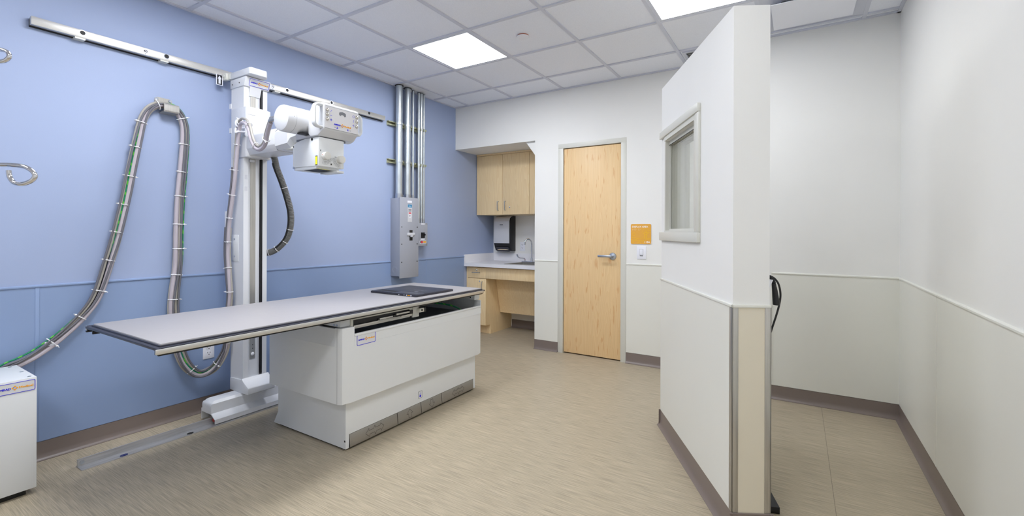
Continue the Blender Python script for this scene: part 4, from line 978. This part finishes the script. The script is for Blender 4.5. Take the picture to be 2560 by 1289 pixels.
s.box(sx0, sx0+.03, sy0, sy1, CT+.0003, CT+.004, .001).box(sx1-.03, sx1, sy0, sy1, CT+.0003, CT+.004, .001).box(sx0+.03, sx1-.03, sy0, sy0+.03, CT+.0003, CT+.004, .001).box(sx0+.03, sx1-.03, sy1-.085, sy1, CT+.0003, CT+.004, .001)
part('rim', s, 'steelv', t)
part('bowl', MB().box(sx0+.028, sx0+.032, sy0+.028, sy1-.083, CT-.15, CT+.002).box(sx1-.032, sx1-.028, sy0+.028, sy1-.083, CT-.15, CT+.002).box(sx0+.028, sx1-.028, sy0+.028, sy0+.032, CT-.15, CT+.002).box(sx0+.028, sx1-.028, sy1-.087, sy1-.083, CT-.15, CT+.002).box(sx0+.028, sx1-.028, sy0+.028, sy1-.083, CT-.154, CT-.15), 'steelv', t)
t = thing('faucet', 'chrome gooseneck faucet with wrist blade handles behind the sink', 'faucet', (-2.80, 4.945, CT+.0043))
FX0, FY0, FZ = -2.797, 4.945, CT+.0043
part('deck_plate', MB().box(-2.93, -2.66, FY0-.027, FY0+.027, FZ, FZ+.014, .005), 'chrome', t)
part('spout', MB().cyl((FX0, FY0, FZ+.012), (FX0, FY0, FZ+.055), .016, .012, seg=20).tube([(FX0, FY0, FZ+.04), (FX0, FY0, FZ+.16), (FX0, FY0, FZ+.225), (FX0-.006, FY0-.010, FZ+.262), (FX0-.025, FY0-.03, FZ+.288), (FX0-.048, FY0-.052, FZ+.280), (FX0-.058, FY0-.064, FZ+.252), (FX0-.060, FY0-.066, FZ+.218)], .0095, 12, smooth=6), 'chrome', t)
for xx, d_ in ((-2.895, -1), (-2.70, 1)):
    h = part('blade_handle', MB().cyl((xx, FY0, FZ+.010), (xx, FY0, FZ+.040), .013, .010, seg=18).tube([(xx, FY0, FZ+.045), (xx+d_*.04, FY0, FZ+.047), (xx+d_*.075, FY0, FZ+.049), (xx+d_*.100, FY0, FZ+.062), (xx+d_*.118, FY0, FZ+.092)], .0062, 10, smooth=5, rf=lambda f: .0065+.014*max(0, f-.6)), 'chrome', t)
    part('index_ring', MB().cyl((xx, FY0, FZ+.034), (xx, FY0, FZ+.037), .0115, seg=18), 'red' if d_ < 0 else 'tealblue', h)
t = thing('towel_dispenser', 'white and black paper towel dispenser under the wall cabinet', 'dispenser', (-3.23, 5.0, .995))
dX0, dX1, dF = -3.380, -3.130, 4.962
body = [(RY, 1.452), (dF+.085, 1.452), (dF+.045, 1.444), (dF+.015, 1.42), (dF+.004, 1.385), (dF+.004, 1.10), (dF+.045, 1.008), (dF+.07, .998), (RY, .998)]
part('dispenser_body', MB().prism(body, 'x', dX0, dX1, .003), 'black', t)
cv = [(dF+.083, 1.457), (dF+.042, 1.448), (dF+.010, 1.424), (dF-.003, 1.386), (dF-.005, 1.25), (dF-.003, 1.102), (dF+.003, 1.100), (dF+.003, 1.386), (dF+.016, 1.421), (dF+.046, 1.4435), (dF+.083, 1.4515)]
part('front_cover', MB().prism(cv, 'x', dX0+.006, dX1-.008, .0012), 'silver', t, 'pale silver front cover')
part('maker_badge', MB().box(-3.282, -3.234, dF-.0065, dF-.004, 1.334, 1.346, .002), 'greyink', t)
part('towel', MB().prism([(-3.32+.085*math.cos(a*PI/12)+.065, 1.012+.014*math.sin(a*PI/12)) for a in range(13)], 'y', dF+.028, dF+.034), 'towel', t)
part('outlet_lip', MB().prism([(dF+.016, 1.052), (dF+.022, 1.050), (dF+.050, .995), (dF+.042, .992)], 'x', dX0+.03, dX1-.03), 'edge', t)

# ------------------------------------------------------------------ sign and switch
sx, sz, sw_ = -1.2475, 1.2305, .191
t = thing('room_sign', 'square yellow room sign with white lettering right of the door', 'sign', (sx, YB, sz))
mt = plane_mtx((sx, YB, sz), (1, 0, 0), (0, 0, 1))     # local z points to the room (-y)
part('sign_backing', MB().prism(rrect(sw_+.006, sw_+.006, .014), 'z', 0, .004).xf(mt), 'plate', t)
pl = part('sign_panel', MB().prism(rrect(sw_, sw_-.003, .012), 'z', .004, .007).xf(mt), 'orange', t)
ys = YB-.0072
part('lettering', text_bm('DISPLAY AREA', (sx-.083, ys, sz+.060), (1, 0, 0), (0, 0, 1), .0232, bold=.018), 'letter', pl)
part('lettering', text_bm('115A', (sx+.086, ys, sz-.084), (1, 0, 0), (0, 0, 1), .0245, align='RIGHT', bold=.02), 'letter', pl)
br = MB()
for k, col_ in enumerate((3, 2, 3, 1, 3, 2, 0, 3, 1, 2)):
    for q in range(3):
        if (col_ >> (q % 2)) & 1: br.ball((sx-.079+k*.008, ys, sz+.049-q*.0055), .0014)
part('braille', br, 'letter', pl)
ar = MB(); lw = .0028
def L_(*p, closed=False): outline(ar, list(p), lw, .0074, closed)
circ = lambda cx, cy, r, a0=0, a1=360, n=28: [(cx+r*math.cos(math.radians(a0+(a1-a0)*k/n)), cy+r*math.sin(math.radians(a0+(a1-a0)*k/n))) for k in range(n+1)]
L_(*circ(-.068, -.002, .013)); L_(*circ(.046, .026, .028, 20, 330)); L_(*circ(.046, .026, .007))
L_((.034, -.037), (.036, .012), (.056, .012), (.058, -.037)); L_((.030, .018), (.062, .018)); L_((.040, -.037), (.041, -.006), (.051, -.006), (.052, -.037)); L_((.034, -.006), (.058, -.006))
L_((.056, .028), (.094, .036)); L_((.056, .020), (.094, .014)); L_((.052, .014), (.07, .006))
L_((-.094, -.030), (-.06, -.033), (-.025, -.041)); L_((-.094, -.052), (-.05, -.060), (.0, -.064), (.02, -.064))
L_((-.06, -.056), (-.02, -.041), (.02, -.036), (.06, -.040), (.094, -.050)); L_((.02, -.064), (.06, -.050), (.094, -.038))
L_((-.066, -.062), (-.066, -.090)); L_((-.094, -.078), (-.066, -.078)); L_((-.036, -.091), (-.016, -.070), (.004, -.091)); L_((.016, -.064), (.030, -.091))
part('line_drawing', ar.xf(mt), 'yellowline', pl)
t = thing('light_switch', 'white light switch plate under the yellow sign', 'light switch', (-1.2415, YB, 1.056))
part('plate', MB().box(-1.2855, -1.1985, YB-.006, YB, .994, 1.118, .002), 'plate', t)
part('rocker', MB().box(-1.258, -1.226, YB-.009, YB-.005, 1.034, 1.088, .0015), 'plate', t)
part('rocker_gap', MB().box(-1.2595, -1.2245, YB-.0066, YB-.0055, 1.0325, 1.0895), 'greyink', t)
part('slider_slot', MB().box(-1.256, -1.228, YB-.0069, YB-.0058, 1.0235, 1.0285), 'ink', t, 'dark slider slot')

# ------------------------------------------------------------------ behind the partition
def pp(s, t_, z): return tuple(PM @ Vector((s, t_, z)))
t = thing('hand_switch', 'black coiled hand switch hanging on the partition behind the end face', 'hand switch', pp(.1, -PT-.03, .95))
part('holster', MB().prism([(-PT-.052, 1.045), (-PT-.003, 1.050), (-PT-.0005, .955), (-PT-.010, .955)], 'x', .075, .135).xf(PM), 'plate', t, 'white wall holster')
coil = []
base_c = [Vector(pp(.11, -PT-.02, 1.052)), Vector(pp(.105, -PT-.045, 1.057)), Vector(pp(.10, -PT-.060, 1.045)), Vector(pp(.095, -PT-.066, 1.02))]
cc = catmull(base_c, 40)
for i, p in enumerate(cc): coil.append(p + Vector((math.cos(i*1.1)*.006, math.sin(i*1.1)*.006, math.sin(i*1.1+.6)*.005)))
part('coiled_cord', MB().tube(coil, .0028, 6), 'black', t)
part('grip', MB().tube([pp(.095, -PT-.064, 1.025), pp(.095, -PT-.068, 1.0), pp(.094, -PT-.071, .97), pp(.093, -PT-.073, .945), pp(.093, -PT-.073, .936)], .016, 14, smooth=4, rf=lambda f: .008+.0055*math.sin(min(1, f*1.05)*PI*.62) if f < .97 else .010), 'black', t, 'black hand grip')
part('cord', MB().tube([pp(.11, -PT-.03, 1.058), pp(.105, -PT-.062, 1.055), pp(.10, -PT-.084, 1.03), pp(.10, -PT-.094, .99), pp(.10, -PT-.092, .95), pp(.10, -PT-.080, .90), pp(.10, -PT-.058, .83), pp(.10, -PT-.040, .77), pp(.10, -PT-.02, .70)], .0042, 8, smooth=6), 'black', t)
t = thing('desk_leg', 'black flat metal foot on the floor behind the partition end', 'desk leg', pp(.26, -PT-.07, 0))
f0, f1 = Vector((-.062, 2.345, 0)), Vector((-.118, 2.52, 0))
d_ = (f1-f0).normalized(); q_ = Vector((-d_.y, d_.x, 0))
ft = MB().prism([tuple((f0)[:2]), tuple((f0+d_*.42)[:2]), tuple((f0+d_*.42+q_*.05)[:2]), tuple((f0+q_*.05)[:2])], 'z', 0, .03, .002)
part('foot_bar', ft, 'black', t)
cpos = f0+d_*.36+q_*.025
part('upright', MB().box(cpos.x-.02, cpos.x+.02, cpos.y-.03, cpos.y+.03, .03, .70), 'black', t)

# ------------------------------------------------------------------ camera, world, colour
cam = bpy.data.cameras.new('camera'); co_ = bpy.data.objects.new('camera', cam); COL.objects.link(co_)
f_px, cy_px, yaw, roll = 1143.3, 580.2, .558, .0033
cam.sensor_fit = 'HORIZONTAL'; cam.sensor_width = 36; cam.lens = 36*f_px/2560; cam.shift_y = -(644.5-cy_px)/2560
cam.clip_start = .05
fw = Vector((-math.sin(yaw), math.cos(yaw), 0)); r0 = Vector((math.cos(yaw), math.sin(yaw), 0)); u0 = Vector((0, 0, 1))
r1 = r0*math.cos(roll)+u0*math.sin(roll); u1 = u0*math.cos(roll)-r0*math.sin(roll)
mw = Matrix((r1, u1, -fw)).transposed().to_4x4(); mw.translation = Vector((0, 0, 1.243))
co_.matrix_world = mw
S.camera = co_
w = bpy.data.worlds.new('world'); w.use_nodes = True; S.world = w
w.node_tree.nodes['Background'].inputs[0].default_value = (.5, .5, .52, 1); w.node_tree.nodes['Background'].inputs[1].default_value = .3
S.view_settings.view_transform = 'Standard'; S.view_settings.look = 'None'; S.view_settings.exposure = 0; S.view_settings.gamma = 1
S.view_settings.use_curve_mapping = False
S.cycles.use_denoising = True
S.cycles.max_bounces = 14; S.cycles.diffuse_bounces = 8; S.cycles.transparent_max_bounces = 12
S.cycles.caustics_reflective = False; S.cycles.sample_clamp_indirect = 6
